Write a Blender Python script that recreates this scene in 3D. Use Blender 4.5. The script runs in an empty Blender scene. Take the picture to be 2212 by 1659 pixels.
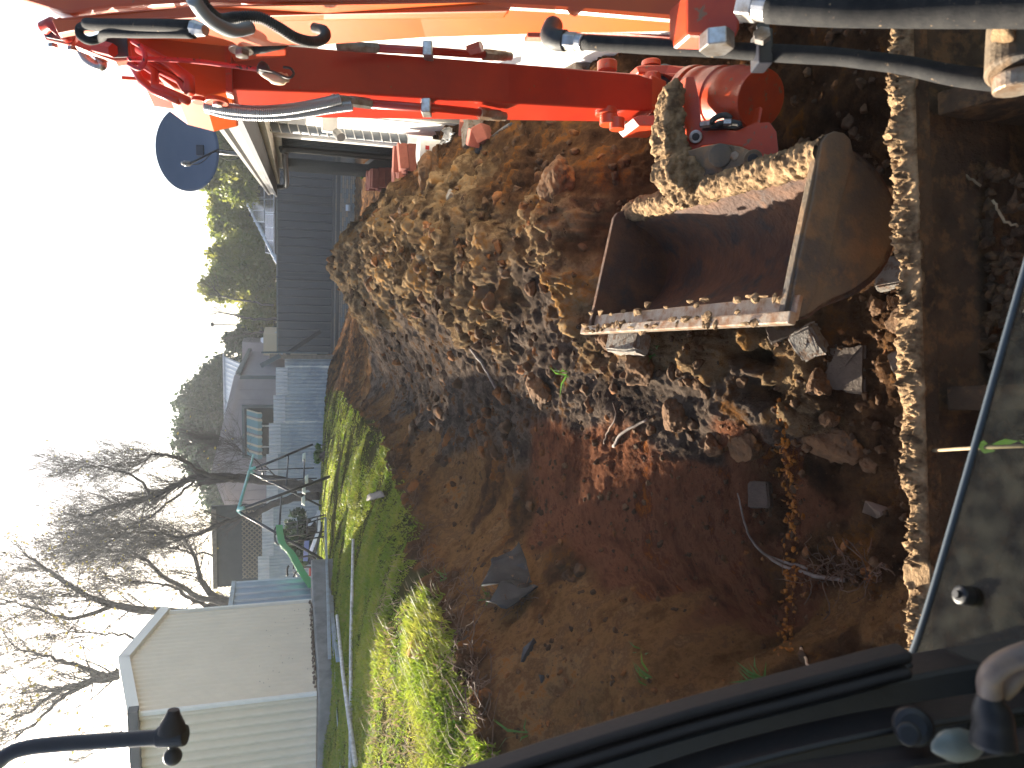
import bpy, bmesh, math, random
import numpy as np
from mathutils import Vector, Matrix
R = math.radians
random.seed(7); rng = np.random.default_rng(7)
S = bpy.context.scene
COL = S.collection
# ------------------------------------------------------------------ camera
F = 1600.0; TH = R(16.73); AZ = R(11.75); H0 = 1.65
_fh = np.array([-math.sin(AZ), math.cos(AZ), 0.0]); RT = np.array([math.cos(AZ), math.sin(AZ), 0.0])
FW = _fh*math.cos(TH)+np.array([0, 0, -math.sin(TH)]); UP = _fh*math.sin(TH)+np.array([0, 0, math.cos(TH)])
CC = np.array([0, 0, H0])
cam_d = bpy.data.cameras.new('camera'); cam = bpy.data.objects.new('camera', cam_d); COL.objects.link(cam)
# the phone was held sideways: image right = down, image up = right
m = Matrix(((-UP[0], RT[0], -FW[0]), (-UP[1], RT[1], -FW[1]), (-UP[2], RT[2], -FW[2])))
cam.matrix_world = Matrix.Translation(Vector(CC)) @ m.to_4x4()
cam_d.sensor_width = 36; cam_d.lens = 36*F/2212; cam_d.clip_start = 0.05; cam_d.clip_end = 800
cam_d.dof.use_dof = True; cam_d.dof.focus_distance = 4.0; cam_d.dof.aperture_fstop = 9.0
S.camera = cam
# ------------------------------------------------------------------ light
SUN_AZ = R(-43); SUN_EL = R(26)
w = bpy.data.worlds.new('World'); S.world = w; w.use_nodes = True
nt = w.node_tree; bg = nt.nodes['Background']
sky = nt.nodes.new('ShaderNodeTexSky'); sky.sky_type = 'NISHITA'; sky.sun_disc = False
sky.sun_elevation = SUN_EL; sky.sun_rotation = SUN_AZ; sky.dust_density = 2.5; sky.air_density = 1.0
nt.links.new(sky.outputs[0], bg.inputs[0]); bg.inputs[1].default_value = 0.064
sl = bpy.data.lights.new('sun', 'SUN'); sl.energy = 5.0; sl.angle = R(0.6); sl.color = (1, .9, .74)
so = bpy.data.objects.new('sun', sl); COL.objects.link(so)
sd = Vector((math.sin(SUN_AZ)*math.cos(SUN_EL), math.cos(SUN_AZ)*math.cos(SUN_EL), math.sin(SUN_EL)))
so.rotation_euler = sd.to_track_quat('Z', 'Y').to_euler(); so.location = (0, 0, 20)
S.view_settings.view_transform = 'Standard'; S.view_settings.look = 'None'
S.view_settings.exposure = 2.3; S.view_settings.gamma = 1
S.render.resolution_x = 1024; S.render.resolution_y = 768
S.cycles.max_bounces = 6; S.cycles.transparent_max_bounces = 12

# ------------------------------------------------------------------ where photo points lie in the world
def ray(tx, ty): return FW-(tx-1106)/F*UP+(829.5-ty)/F*RT
def P(tx, ty, d): return CC+d*ray(tx, ty)
def G(tx, ty, z): r = ray(tx, ty); return CC+r*((z-H0)/r[2])
def PX(tx, ty, X): r = ray(tx, ty); return CC+r*(X/r[0])
def PY(tx, ty, Y): r = ray(tx, ty); return CC+r*(Y/r[1])
def PL(tx, ty, L): r = ray(tx, ty); return CC+r*(L/math.hypot(r[0], r[1]))
def PP(tx, ty, o, n):
    r = ray(tx, ty); return CC+r*(np.dot(o-CC, n)/np.dot(r, n))
def V(*a): return np.array(a, float)
def unit(v): v = np.asarray(v, float); return v/np.linalg.norm(v)

# ------------------------------------------------------------------ materials
def mat(name, c, rough=.6, metal=0.0, c2=None, scale=8., bump=0., bscale=40., spec=.5, thr=(.4, .65), c3=None, s3=30., t3=(.55, .62), trans=0., detail=6, wavelike=None):
    M = bpy.data.materials.new(name); M.use_nodes = True; n = M.node_tree; b = n.nodes['Principled BSDF']
    b.inputs['Roughness'].default_value = rough; b.inputs['Metallic'].default_value = metal
    b.inputs['Specular IOR Level'].default_value = spec
    tc = n.nodes.new('ShaderNodeTexCoord')
    b.inputs['Base Color'].default_value = (*c, 1)
    src = None
    def noise(sc, det=detail):
        t = n.nodes.new('ShaderNodeTexNoise'); t.inputs['Scale'].default_value = sc; t.inputs['Detail'].default_value = det
        t.inputs['Roughness'].default_value = .62
        n.links.new(tc.outputs['Object'], t.inputs['Vector']); return t
    def ramp(t, a, bb):
        r = n.nodes.new('ShaderNodeMapRange'); r.inputs[1].default_value = a; r.inputs[2].default_value = bb
        n.links.new(t.outputs[0], r.inputs[0]); return r
    def mix(fac, a, bcol):
        mx = n.nodes.new('ShaderNodeMix'); mx.data_type = 'RGBA'; n.links.new(fac.outputs[0], mx.inputs[0])
        if isinstance(a, tuple): mx.inputs[6].default_value = (*a, 1)
        else: n.links.new(a, mx.inputs[6])
        mx.inputs[7].default_value = (*bcol, 1); return mx.outputs[2]
    src = c
    if c2: src = mix(ramp(noise(scale), *thr), src, c2)
    if c3: src = mix(ramp(noise(s3), *t3), src, c3)
    if not isinstance(src, tuple): n.links.new(src, b.inputs['Base Color'])
    if bump:
        t = noise(bscale); bp = n.nodes.new('ShaderNodeBump'); bp.inputs['Strength'].default_value = bump
        bp.inputs['Distance'].default_value = .6/bscale
        n.links.new(t.outputs[0], bp.inputs['Height']); n.links.new(bp.outputs[0], b.inputs['Normal'])
    if trans:
        out = n.nodes['Material Output']; tr = n.nodes.new('ShaderNodeBsdfTranslucent'); ms = n.nodes.new('ShaderNodeMixShader')
        ms.inputs[0].default_value = trans
        if isinstance(src, tuple): tr.inputs[0].default_value = (*[min(1, x*1.6) for x in src], 1)
        else: n.links.new(src, tr.inputs[0])
        n.links.new(b.outputs[0], ms.inputs[1]); n.links.new(tr.outputs[0], ms.inputs[2]); n.links.new(ms.outputs[0], out.inputs[0])
    return M

M = {}
MUD = (.17, .11, .06)
M['red'] = mat('red_paint', (.40, .028, .010), .3, 0, c2=(.30, .018, .010), scale=5, bump=.03, bscale=300, c3=(.2, .09, .04), s3=60, t3=(.66, .7))
M['orange'] = mat('orange_paint', (.46, .05, .008), .4, 0, c2=(.34, .035, .012), scale=9, c3=(.2, .11, .055), s3=45, t3=(.6, .66), bump=.1, bscale=120)
M['hose'] = mat('black_hose', (.014, .014, .015), .6, 0, c2=(.05, .045, .04), scale=30, bump=.5, bscale=500)
M['sleeve'] = mat('woven_sleeve', (.010, .010, .011), .85, 0, c2=(.022, .021, .02), scale=60, bump=.8, bscale=500, spec=.3, c3=(.25, .17, .1), s3=90, t3=(.66, .72))
M['spiral'] = mat('steel_spiral', (.42, .43, .45), .3, .8, bump=.2, bscale=300)
M['steel'] = mat('zinc_steel', (.5, .5, .5), .35, .8, c2=(.3, .25, .2), scale=40)
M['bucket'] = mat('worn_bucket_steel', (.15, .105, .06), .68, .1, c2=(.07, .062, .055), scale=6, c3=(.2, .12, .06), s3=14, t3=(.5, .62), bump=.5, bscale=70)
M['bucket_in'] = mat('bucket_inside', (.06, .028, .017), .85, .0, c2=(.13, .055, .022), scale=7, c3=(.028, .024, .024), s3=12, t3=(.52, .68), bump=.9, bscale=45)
M['lip'] = mat('bare_steel_edge', (.33, .28, .22), .42, .5, c2=(.22, .11, .05), scale=25, bump=.4, bscale=120)
M['mud'] = mat('dry_mud', (.3, .2, .11), .95, 0, c2=(.09, .055, .03), scale=28, bump=1.0, bscale=90, spec=.1)
M['cabblack'] = mat('cab_black', (.006, .007, .010), .5, 0, c2=(.010, .010, .012), scale=10, bump=.1, bscale=60)
M['cabseal'] = mat('cab_dusty_seal', (.02, .015, .014), .7, 0, c2=(.012, .010, .010), scale=12, bump=.2, bscale=150)
M['glassedge'] = mat('glass_edge', (.05, .065, .08), .4, 0)
M['boom'] = mat('boom_paint_glare_tint', (.46, .075, .008), .3, 0, c2=(.42, .06, .01), scale=5, bump=.03, bscale=300, c3=(.2, .09, .04), s3=60, t3=(.66, .7))  # machine paint shifted yellower to imitate sun glare on boom and arm head
M['paverd'] = mat('dark_soiled_paver', (.10, .075, .055), .9, 0, c2=(.06, .042, .03), scale=14, bump=.8, bscale=90)
M['tan'] = mat('tan_grip', (.22, .15, .1), .5, 0, c2=(.08, .07, .08), scale=14)
M['white'] = mat('white_wall', (.78, .77, .74), .7, 0, c2=(.7, .68, .64), scale=3)
M['whitetrim'] = mat('cream_trim', (.6, .56, .48), .6, 0, c2=(.5, .46, .4), scale=6)
M['darkclad'] = mat('dark_cladding', (.028, .032, .038), .4, .2, c2=(.04, .045, .05), scale=5)
M['gutter'] = mat('gutter_grey', (.26, .25, .24), .4, .1, c2=(.2, .2, .2), scale=7)
M['soffit'] = mat('dark_soffit', (.07, .075, .085), .7)
M['roof'] = mat('dark_roof_tile', (.045, .05, .06), .55, 0, c2=(.07, .07, .08), scale=9, bump=.3, bscale=30)
M['pipe'] = mat('dark_downpipe', (.022, .02, .02), .3)
M['greypipe'] = mat('grey_pipe', (.2, .22, .24), .5)
M['dish'] = mat('dish_grey_blue', (.05, .075, .12), .5, 0, c2=(.06, .085, .13), scale=4)
M['fence'] = mat('slate_fence', (.026, .036, .056), .5, .1, c2=(.032, .043, .064), scale=1.5)
M['sleeper'] = mat('dark_sleeper', (.045, .045, .05), .7, 0, bump=.3, bscale=30)
M['corr'] = mat('galvanised_sheet', (.36, .40, .44), .5, .35, c2=(.25, .29, .34), scale=1.3, c3=(.42, .44, .45), s3=5, t3=(.5, .7))
M['corrb'] = mat('weathered_blue_sheet', (.34, .40, .48), .5, .25, c2=(.27, .33, .40), scale=2)
M['capping'] = mat('pale_capping', (.55, .56, .58), .5, .2, c2=(.45, .47, .5), scale=3)
M['shed'] = mat('cream_sheet', (.78, .68, .53), .5, .05, c2=(.72, .63, .49), scale=2, c3=(.3, .28, .22), s3=70, t3=(.70, .74))
M['shedtrim'] = mat('cream_flashing', (.8, .77, .7), .45, .05)
M['concrete'] = mat('concrete', (.26, .25, .23), .85, 0, c2=(.18, .17, .16), scale=6, bump=.4, bscale=60)
M['paver'] = mat('concrete_paver', (.22, .20, .17), .9, 0, c2=(.13, .10, .075), scale=14, bump=.8, bscale=90, c3=(.13, .08, .05), s3=40, t3=(.52, .6))
M['brick'] = mat('red_brick', (.36, .11, .07), .85, 0, c2=(.28, .08, .055), scale=20, bump=.4, bscale=90)
M['cottage'] = mat('mauve_weatherboard', (.27, .25, .27), .6, 0, c2=(.24, .22, .24), scale=3)
M['cottagetrim'] = mat('green_grey_trim', (.09, .11, .12), .5)
M['ridge'] = mat('pale_roof_iron', (.4, .43, .45), .45, .3)
M['darkglass'] = mat('dark_window', (.02, .025, .03), .12, 0, spec=.8)
M['solar'] = mat('solar_cell', (.012, .02, .05), .18, .2)
M['solarframe'] = mat('solar_frame', (.5, .52, .55), .35, .6)
M['teal'] = mat('faded_teal_steel', (.18, .5, .45), .5, 0, c2=(.25, .42, .38), scale=12)
M['green'] = mat('green_slide', (.10, .42, .18), .4, 0, c2=(.12, .38, .16), scale=6)
M['blacksteel'] = mat('black_steel', (.02, .022, .03), .35)
M['purple'] = mat('lilac_plastic', (.22, .25, .5), .5)
M['palegreen'] = mat('pale_plastic', (.5, .52, .4), .5)
M['bark'] = mat('dark_bark', (.045, .035, .032), .9, 0, c2=(.08, .065, .055), scale=12, bump=.7, bscale=40)
M['twig'] = mat('twig_bark', (.085, .07, .065), .8)
M['leafd'] = mat('evergreen_leaf', (.035, .06, .035), .5, 0, c2=(.06, .09, .035), scale=1.5, trans=.4)
M['leafm'] = mat('olive_leaf', (.15, .19, .035), .5, 0, c2=(.30, .28, .05), scale=.6, trans=.5)
M['leafy'] = mat('yellow_leaf', (.5, .4, .07), .5, 0, c2=(.35, .28, .1), scale=2, trans=.4)
M['grass'] = mat('grass_blade', (.17, .25, .022), .45, 0, c2=(.33, .33, .05), scale=3.5, trans=.6, c3=(.35, .28, .12), s3=22, t3=(.6, .66), spec=.35)
M['weed'] = mat('green_weed', (.06, .13, .02), .5, 0, trans=.4)
M['dry'] = mat('dry_straw', (.4, .3, .17), .7, 0, c2=(.25, .17, .09), scale=8, trans=.2)
M['root'] = mat('brown_root', (.16, .09, .05), .85, 0, c2=(.07, .04, .028), scale=15)
M['twiggrey'] = mat('grey_stick', (.2, .16, .13), .8, 0, c2=(.1, .07, .055), scale=20, bump=.4, bscale=80)
M['fabric'] = mat('landscape_fabric', (.022, .024, .028), .7, 0, c2=(.045, .048, .054), scale=10, bump=.6, bscale=150, c3=(.2, .12, .06), s3=25, t3=(.6, .7))
M['plastic_white'] = mat('white_plastic', (.75, .75, .72), .35)
M['label_red'] = mat('label_red', (.5, .03, .03), .4)
M['ink'] = mat('black_ink', (.01, .01, .01), .5)
M['timber'] = mat('grey_timber', (.24, .2, .16), .8, 0, c2=(.16, .13, .1), scale=12, bump=.3, bscale=60)
M['rail'] = mat('pale_blue_steel', (.36, .42, .48), .45, .3, c2=(.28, .3, .32), scale=9)
M['polem'] = mat('white_pole', (.6, .6, .58), .6, 0, c2=(.35, .33, .3), scale=25)
M['tanw'] = mat('tan_wall', (.5, .4, .27), .7)
M['dirtsteel'] = mat('dirt_caked_steel', (.10, .06, .033), .9, 0, c2=(.05, .032, .02), scale=9, bump=1.0, bscale=35, c3=(.17, .09, .04), s3=22, t3=(.5, .62), spec=.15)
M['rock'] = mat('dirt_clod_rock', (.14, .075, .037), .9, 0, c2=(.06, .038, .024), scale=14, bump=1.0, bscale=60, c3=(.24, .10, .03), s3=9, t3=(.55, .65), spec=.15)
M['leafdead'] = mat('dead_leaf', (.2, .14, .1), .7, 0, trans=.2)
M['yellowleaf'] = mat('mustard_leaf', (.35, .2, .02), .5, 0, trans=.3)
M['stonew'] = mat('stacked_stone', (.22, .2, .18), .85, 0, bump=.6, bscale=30)
M['cord'] = mat('red_cord', (.45, .03, .04), .6, 0, c2=(.03, .02, .02), scale=90, thr=(.55, .6))
M['wood'] = mat('worn_wood', (.5, .35, .22), .7)
# per-stone colours of the stacked stone, and stripes of the awning, come from their own coordinates
def stone_mat():
    m_ = M['stonew']; n = m_.node_tree; b = n.nodes['Principled BSDF']
    br = n.nodes.new('ShaderNodeTexBrick'); tc = n.nodes.new('ShaderNodeTexCoord'); mp = n.nodes.new('ShaderNodeMapping')
    mp.inputs['Rotation'].default_value = (R(90), 0, 0); n.links.new(tc.outputs['Object'], mp.inputs[0]); n.links.new(mp.outputs[0], br.inputs[0])
    br.inputs['Scale'].default_value = 1; br.inputs['Brick Width'].default_value = .28; br.inputs['Row Height'].default_value = .06
    br.inputs['Mortar Size'].default_value = .004; br.inputs['Color1'].default_value = (.3, .22, .15, 1); br.inputs['Color2'].default_value = (.14, .16, .18, 1)
    br.inputs['Mortar'].default_value = (.04, .04, .04, 1); n.links.new(br.outputs[0], b.inputs['Base Color'])
stone_mat()
def stripes(name, cols, axis, period):
    m_ = bpy.data.materials.new(name); m_.use_nodes = True; n = m_.node_tree; b = n.nodes['Principled BSDF']; b.inputs['Roughness'].default_value = .8
    tc = n.nodes.new('ShaderNodeTexCoord'); sx = n.nodes.new('ShaderNodeSeparateXYZ'); n.links.new(tc.outputs['Object'], sx.inputs[0])
    mm = n.nodes.new('ShaderNodeMath'); mm.operation = 'DIVIDE'; mm.inputs[1].default_value = period; n.links.new(sx.outputs[axis], mm.inputs[0])
    fr = n.nodes.new('ShaderNodeMath'); fr.operation = 'FRACT'; n.links.new(mm.outputs[0], fr.inputs[0])
    cr = n.nodes.new('ShaderNodeValToRGB'); cr.color_ramp.interpolation = 'CONSTANT'; n.links.new(fr.outputs[0], cr.inputs[0])
    e = cr.color_ramp.elements
    while len(e) < len(cols): e.new(.5)
    for k, (p, c) in enumerate(cols): e[k].position = p; e[k].color = (*c, 1)
    n.links.new(cr.outputs[0], b.inputs['Base Color']); return m_
M['awning'] = stripes('striped_canvas', [(0, (.14, .24, .24)), (.42, (.42, .36, .25)), (.55, (.2, .17, .16)), (.62, (.14, .24, .24)), (.86, (.45, .38, .26))], 0, .62)
# glass of the lower windscreen: clear pane with a film of dust
g = bpy.data.materials.new('dusty_glass'); g.use_nodes = True; n = g.node_tree; out = n.nodes['Material Output']; n.nodes.remove(n.nodes['Principled BSDF'])
tr = n.nodes.new('ShaderNodeBsdfTransparent'); tr.inputs[0].default_value = (.66, .69, .66, 1)
gl = n.nodes.new('ShaderNodeBsdfGlossy'); gl.inputs['Roughness'].default_value = .03
df = n.nodes.new('ShaderNodeBsdfDiffuse'); df.inputs[0].default_value = (.05, .048, .038, 1)
tcn = n.nodes.new('ShaderNodeTexCoord'); nz = n.nodes.new('ShaderNodeTexNoise'); nz.inputs['Scale'].default_value = 45; nz.inputs['Detail'].default_value = 8
n.links.new(tcn.outputs['Object'], nz.inputs[0]); mr = n.nodes.new('ShaderNodeMapRange'); mr.inputs[1].default_value = .35; mr.inputs[2].default_value = .75
mr.inputs[3].default_value = .02; mr.inputs[4].default_value = .3; n.links.new(nz.outputs[0], mr.inputs[0])
m1 = n.nodes.new('ShaderNodeMixShader'); m2 = n.nodes.new('ShaderNodeMixShader'); m2.inputs[0].default_value = .01
n.links.new(mr.outputs[0], m1.inputs[0]); n.links.new(tr.outputs[0], m1.inputs[1]); n.links.new(df.outputs[0], m1.inputs[2])
n.links.new(m1.outputs[0], m2.inputs[1]); n.links.new(gl.outputs[0], m2.inputs[2]); n.links.new(m2.outputs[0], out.inputs[0])
M['glass'] = g

# ------------------------------------------------------------------ objects
def tag(o, label=None, cat=None, group=None, kind=None):
    if label: o['label'] = label
    if cat: o['category'] = cat
    if group: o['group'] = group
    if kind: o['kind'] = kind
    return o
def thing(name, loc, label, cat, group=None):
    o = bpy.data.objects.new(name, None); COL.objects.link(o); o.location = Vector(loc); o.empty_display_size = .2
    return tag(o, label, cat, group)
def worldloc(o):
    v = np.zeros(3)
    while o is not None: v = v+np.array(o.location); o = o.parent
    return v
class MB:
    def __init__(s): s.v = []; s.f = []; s.n = 0
    def add(s, vs, fs):
        b = s.n; s.v.extend([tuple(map(float, x)) for x in vs]); s.f.extend([tuple(b+i for i in q) for q in fs]); s.n += len(vs); return s
    def box(s, c, size, ax=None, taper=None):
        c = np.asarray(c, float); h = np.asarray(size, float)/2; ax = np.eye(3) if ax is None else np.asarray(ax, float)
        vs = [c+ax[0]*h[0]*i+ax[1]*h[1]*j+ax[2]*h[2]*k for k in (-1, 1) for j in (-1, 1) for i in (-1, 1)]
        return s.add(vs, [(0, 2, 3, 1), (4, 5, 7, 6), (0, 1, 5, 4), (2, 6, 7, 3), (0, 4, 6, 2), (1, 3, 7, 5)])
    def cbox(s, c, size, b=.006, ax=None):      # box with chamfered edges
        bm = bmesh.new(); bmesh.ops.create_cube(bm, size=1)
        for v in bm.verts: v.co = Vector((v.co.x*size[0], v.co.y*size[1], v.co.z*size[2]))
        bmesh.ops.bevel(bm, geom=bm.edges[:], offset=b, segments=2, affect='EDGES', profile=.6)
        ax = np.eye(3) if ax is None else np.asarray(ax, float); bm.verts.index_update()
        vs = [np.asarray(c)+ax[0]*v.co.x+ax[1]*v.co.y+ax[2]*v.co.z for v in bm.verts]
        fs = [[v.index for v in f.verts] for f in bm.faces]; bm.free(); return s.add(vs, fs)
    def prism(s, pts, ext):                      # planar outline pushed along ext
        n_ = len(pts); pts = [np.asarray(p, float) for p in pts]; ext = np.asarray(ext, float)
        vs = pts+[p+ext for p in pts]
        fs = [tuple(range(n_))[::-1], tuple(range(n_, 2*n_))]+[(i, (i+1) % n_, n_+(i+1) % n_, n_+i) for i in range(n_)]
        return s.add(vs, fs)
    def tube(s, path, rad, n_=10, caps=True, twist=0):
        path = [np.asarray(p, float) for p in path]; k = len(path)
        if not hasattr(rad, '__len__'): rad = [rad]*k
        t0 = unit(path[1]-path[0]); a = np.cross(t0, (0, 0, 1)) if abs(t0[2]) < .9 else np.cross(t0, (1, 0, 0)); a = unit(a); vs = []
        for i in range(k):
            t = unit(path[min(i+1, k-1)]-path[max(i-1, 0)]); a = a-t*np.dot(a, t); a = unit(a); b = np.cross(t, a)
            for j in range(n_):
                an = 2*math.pi*j/n_; vs.append(path[i]+(a*math.cos(an)+b*math.sin(an))*rad[i])
        fs = [(i*n_+j, i*n_+(j+1) % n_, (i+1)*n_+(j+1) % n_, (i+1)*n_+j) for i in range(k-1) for j in range(n_)]
        if caps: fs += [tuple(range(n_))[::-1], tuple((k-1)*n_+j for j in range(n_))]
        return s.add(vs, fs)
    def cyl(s, a, b, r, n_=24, r2=None): return s.tube([a, b], [r, r if r2 is None else r2], n_)
    def lump(s, c, size, seed=0, sub=2, amp=.25, ax=None, freq=1.6):
        bm = bmesh.new(); bmesh.ops.create_icosphere(bm, subdivisions=sub, radius=1); bm.verts.index_update()
        vv = np.array([v.co[:] for v in bm.verts]); fs = [[v.index for v in f.verts] for f in bm.faces]; bm.free()
        lr = np.random.default_rng(seed+77)
        if amp > .2:
            for _ in range(9):                       # flat broken faces
                d_ = unit(lr.normal(0, 1, 3)); h_ = lr.uniform(.5, .85); q_ = vv@d_; vv = vv-np.outer(np.clip(q_-h_, 0, None), d_)*.9
        nn = fbm3(vv*freq+seed*7.3, 4)*2-1; n2 = 1-np.abs(2*fbm3(vv*freq*2.7+seed*3.1, 4)-1); vv = vv*(1+amp*nn[:, None]*1.1+amp*(n2[:, None]-.75)*.7); vv = vv*np.asarray(size)
        if ax is not None: vv = vv@np.asarray(ax)
        return s.add(vv+np.asarray(c), fs)
    def sphere(s, c, r, seg=16, rings=10, sc=(1, 1, 1)):
        bm = bmesh.new(); bmesh.ops.create_uvsphere(bm, u_segments=seg, v_segments=rings, radius=r); bm.verts.index_update()
        vs = [np.asarray(c)+np.array(v.co[:])*np.array(sc) for v in bm.verts]; fs = [[v.index for v in f.verts] for f in bm.faces]; bm.free(); return s.add(vs, fs)
    def build(s, name, m_, parent=None, smooth=False, loc=None, bevel=0):
        base = worldloc(parent) if parent else (np.asarray(loc, float) if loc is not None else (np.array(s.v).mean(0)*[1, 1, 0]+[0, 0, np.array(s.v)[:, 2].min()]))
        me = bpy.data.meshes.new(name); me.from_pydata((np.array(s.v)-base).tolist(), [], s.f); me.update()
        if smooth == True: me.shade_smooth()
        me.materials.append(m_)
        o = bpy.data.objects.new(name, me); COL.objects.link(o)
        if parent: o.parent = parent
        else: o.location = Vector(base)
        if smooth == 'auto':
            me.shade_smooth(); me.set_sharp_from_angle(angle=R(35))
        if bevel:
            md = o.modifiers.new('bevel', 'BEVEL'); md.width = bevel; md.segments = 2; md.limit_method = 'ANGLE'
        return o
def smoothpath(pts, k=6):
    pts = [np.asarray(p, float) for p in pts]; out = []
    q = [2*pts[0]-pts[1]]+pts+[2*pts[-1]-pts[-2]]
    for i in range(1, len(q)-2):
        for j in range(k):
            t = j/k; a, b, c, d = q[i-1:i+3]
            out.append(.5*((2*b)+(-a+c)*t+(2*a-5*b+4*c-d)*t*t+(-a+3*b-3*c+d)*t**3))
    out.append(pts[-1]); return out
# ------------------------------------------------------------------ noise
def billow3(p, f0, o, g=.55):                    # rounded lumps meeting in sharp creases
    t = 0; a = 1.0; q = 0; r_ = 1.0; p = p*f0
    for i in range(o): t = t+a*np.abs(2*fbm3(p+i*9.7, 1)-1); q += a; a *= g; p = p*2.1
    return t/q
def _h(x, y, z):
    n_ = (x.astype(np.int64)*374761393+y.astype(np.int64)*668265263+z.astype(np.int64)*2147483647*3+1013904223) & 0xffffffff
    n_ = ((n_ ^ (n_ >> 13))*1274126177) & 0xffffffff; n_ = ((n_ ^ (n_ >> 16))*2246822519) & 0xffffffff
    return ((n_ ^ (n_ >> 15)) & 0xffffff).astype(np.float32)/0xffffff
def vn2(x, y, s=0):
    xi = np.floor(x); yi = np.floor(y); fx = x-xi; fy = y-yi; fx = fx*fx*(3-2*fx); fy = fy*fy*(3-2*fy); z = np.full_like(xi, s)
    return (_h(xi, yi, z)*(1-fx)+_h(xi+1, yi, z)*fx)*(1-fy)+(_h(xi, yi+1, z)*(1-fx)+_h(xi+1, yi+1, z)*fx)*fy
def fbm2(x, y, o=5, s=0, g=.5):
    t = 0; a = 1; q = 0
    for i in range(o):
        t = t+a*vn2(x, y, s+i); q += a; a *= g; x, y = x*1.97*.8-y*1.97*.6+3.1, x*1.97*.6+y*1.97*.8+1.7
    return t/q
def fbm3(p, o=4):
    t = 0; a = 1; q = 0
    for i in range(o):
        x, y, z = p[:, 0], p[:, 1], p[:, 2]; xi, yi, zi = np.floor(x), np.floor(y), np.floor(z); f = [c-np.floor(c) for c in (x, y, z)]; f = [c*c*(3-2*c) for c in f]
        r = 0
        for dx in (0, 1):
            for dy in (0, 1):
                for dz in (0, 1):
                    r = r+_h(xi+dx, yi+dy, zi+dz)*(f[0] if dx else 1-f[0])*(f[1] if dy else 1-f[1])*(f[2] if dz else 1-f[2])
        t = t+a*r; q += a; a *= .5; p = p*2.03+5.1
    return t/q
def clods(x, y, cell, s=0, dens=.7):             # rounded lumps, at most one per cell
    gx = x/cell; gy = y/cell; xi = np.floor(gx); yi = np.floor(gy); out = np.zeros_like(x)
    for dx in (-1, 0, 1):
        for dy in (-1, 0, 1):
            cx = xi+dx; cy = yi+dy; z = np.full_like(cx, s)
            px = cx+_h(cx, cy, z+1); py = cy+_h(cx, cy, z+2); r = .25+.6*_h(cx, cy, z+3)**2; on = _h(cx, cy, z+4) < dens
            an = _h(cx, cy, z+5)*6.28; ux = (gx-px)*np.cos(an)+(gy-py)*np.sin(an); uy = -(gx-px)*np.sin(an)+(gy-py)*np.cos(an)
            d2 = (ux/r)**2+(uy/(r*.75))**2
            out = np.maximum(out, np.where(on & (d2 < 1), r*np.sqrt(np.clip(1-d2, 0, 1)), 0))
    return out*cell
# ================================================================== terrain
# control points: photo x, photo y, drop below eye level, soil kind (g grass, s sand, r red clay, k grey, d dark crumbly, m mound)
CT = []
def cp(lst):
    for a in lst: CT.append(a)
cp([(720,1640,.38,'g'),(800,1640,.48,'g'),(900,1640,.56,'g'),(1000,1640,.63,'g'),(1040,1632,.66,'g'),(1062,1630,.715,'d'),(1200,1640,.86,'s'),(1350,1640,.98,'s'),(1500,1600,1.08,'s'),(1650,1560,1.15,'s')])
cp([(705,1440,.4,'g'),(800,1440,.5,'g'),(900,1440,.6,'g'),(960,1440,.65,'g'),(998,1440,.68,'g'),(1028,1440,.735,'d'),(1150,1440,.88,'s'),(1300,1440,1.02,'s'),(1450,1440,1.14,'s'),(1600,1440,1.25,'s'),(1750,1450,1.35,'d'),(1900,1440,1.45,'d'),(2100,1400,1.5,'d')])
cp([(700,1330,.45,'g'),(800,1340,.55,'g'),(900,1340,.64,'g'),(955,1340,.7,'g'),(985,1345,.755,'d'),(1100,1340,.9,'s'),(1200,1330,1.02,'s'),(1300,1330,1.1,'s'),(1400,1340,1.2,'s'),(1500,1350,1.3,'r')])
cp([(700,1200,.6,'g'),(760,1200,.62,'g'),(820,1200,.66,'g'),(880,1200,.72,'g'),(915,1205,.80,'d'),(990,1220,.92,'s'),(1100,1240,1.0,'s'),(1200,1230,1.1,'d')])
cp([(705,1050,.74,'g'),(750,1080,.74,'g'),(820,1080,.76,'g'),(868,1090,.78,'g'),(898,1100,.9,'d'),(950,1120,.98,'s'),(1040,1150,1.06,'s')])
cp([(700,950,.85,'g'),(740,950,.82,'g'),(790,940,.82,'g'),(800,925,.83,'g'),(825,935,.96,'d'),(870,960,1.06,'s'),(930,1010,1.08,'s')])
cp([(712,850,.95,'g'),(706,835,1.0,'d'),(712,815,1.02,'d'),(740,860,.92,'g'),(764,880,.9,'g'),(776,870,1.0,'d'),(800,880,1.1,'s'),(850,910,1.14,'s')])
cp([(695,1000,.85,'g'),(690,1240,.72,'g'),(709,800,1.0,'d'),(716,770,1.15,'d'),(690,1500,.38,'g'),(680,1640,.36,'g')])
cp([(735,742,1.45,'d'),(765,748,1.28,'d'),(745,800,1.35,'d'),(765,810,1.25,'d'),(800,830,1.24,'s'),(850,865,1.22,'s'),(900,905,1.2,'s'),(950,960,1.18,'s'),(1000,1040,1.15,'s'),(1000,1130,1.1,'s'),(1060,1090,1.17,'d'),(1120,1160,1.16,'d'),(1200,1120,1.22,'r'),(1200,1000,1.2,'r')])
cp([(1300,1150,1.28,'r'),(1300,1000,1.28,'r'),(1400,1200,1.34,'r'),(1400,1050,1.38,'r'),(1500,1250,1.42,'r'),(1500,1050,1.46,'r'),(1600,1300,1.48,'r'),(1600,1100,1.54,'r'),(1600,950,1.5,'r'),(1690,1350,1.54,'r'),(1700,1200,1.6,'r'),(1705,1050,1.61,'r'),(1685,950,1.54,'k')])
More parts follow.
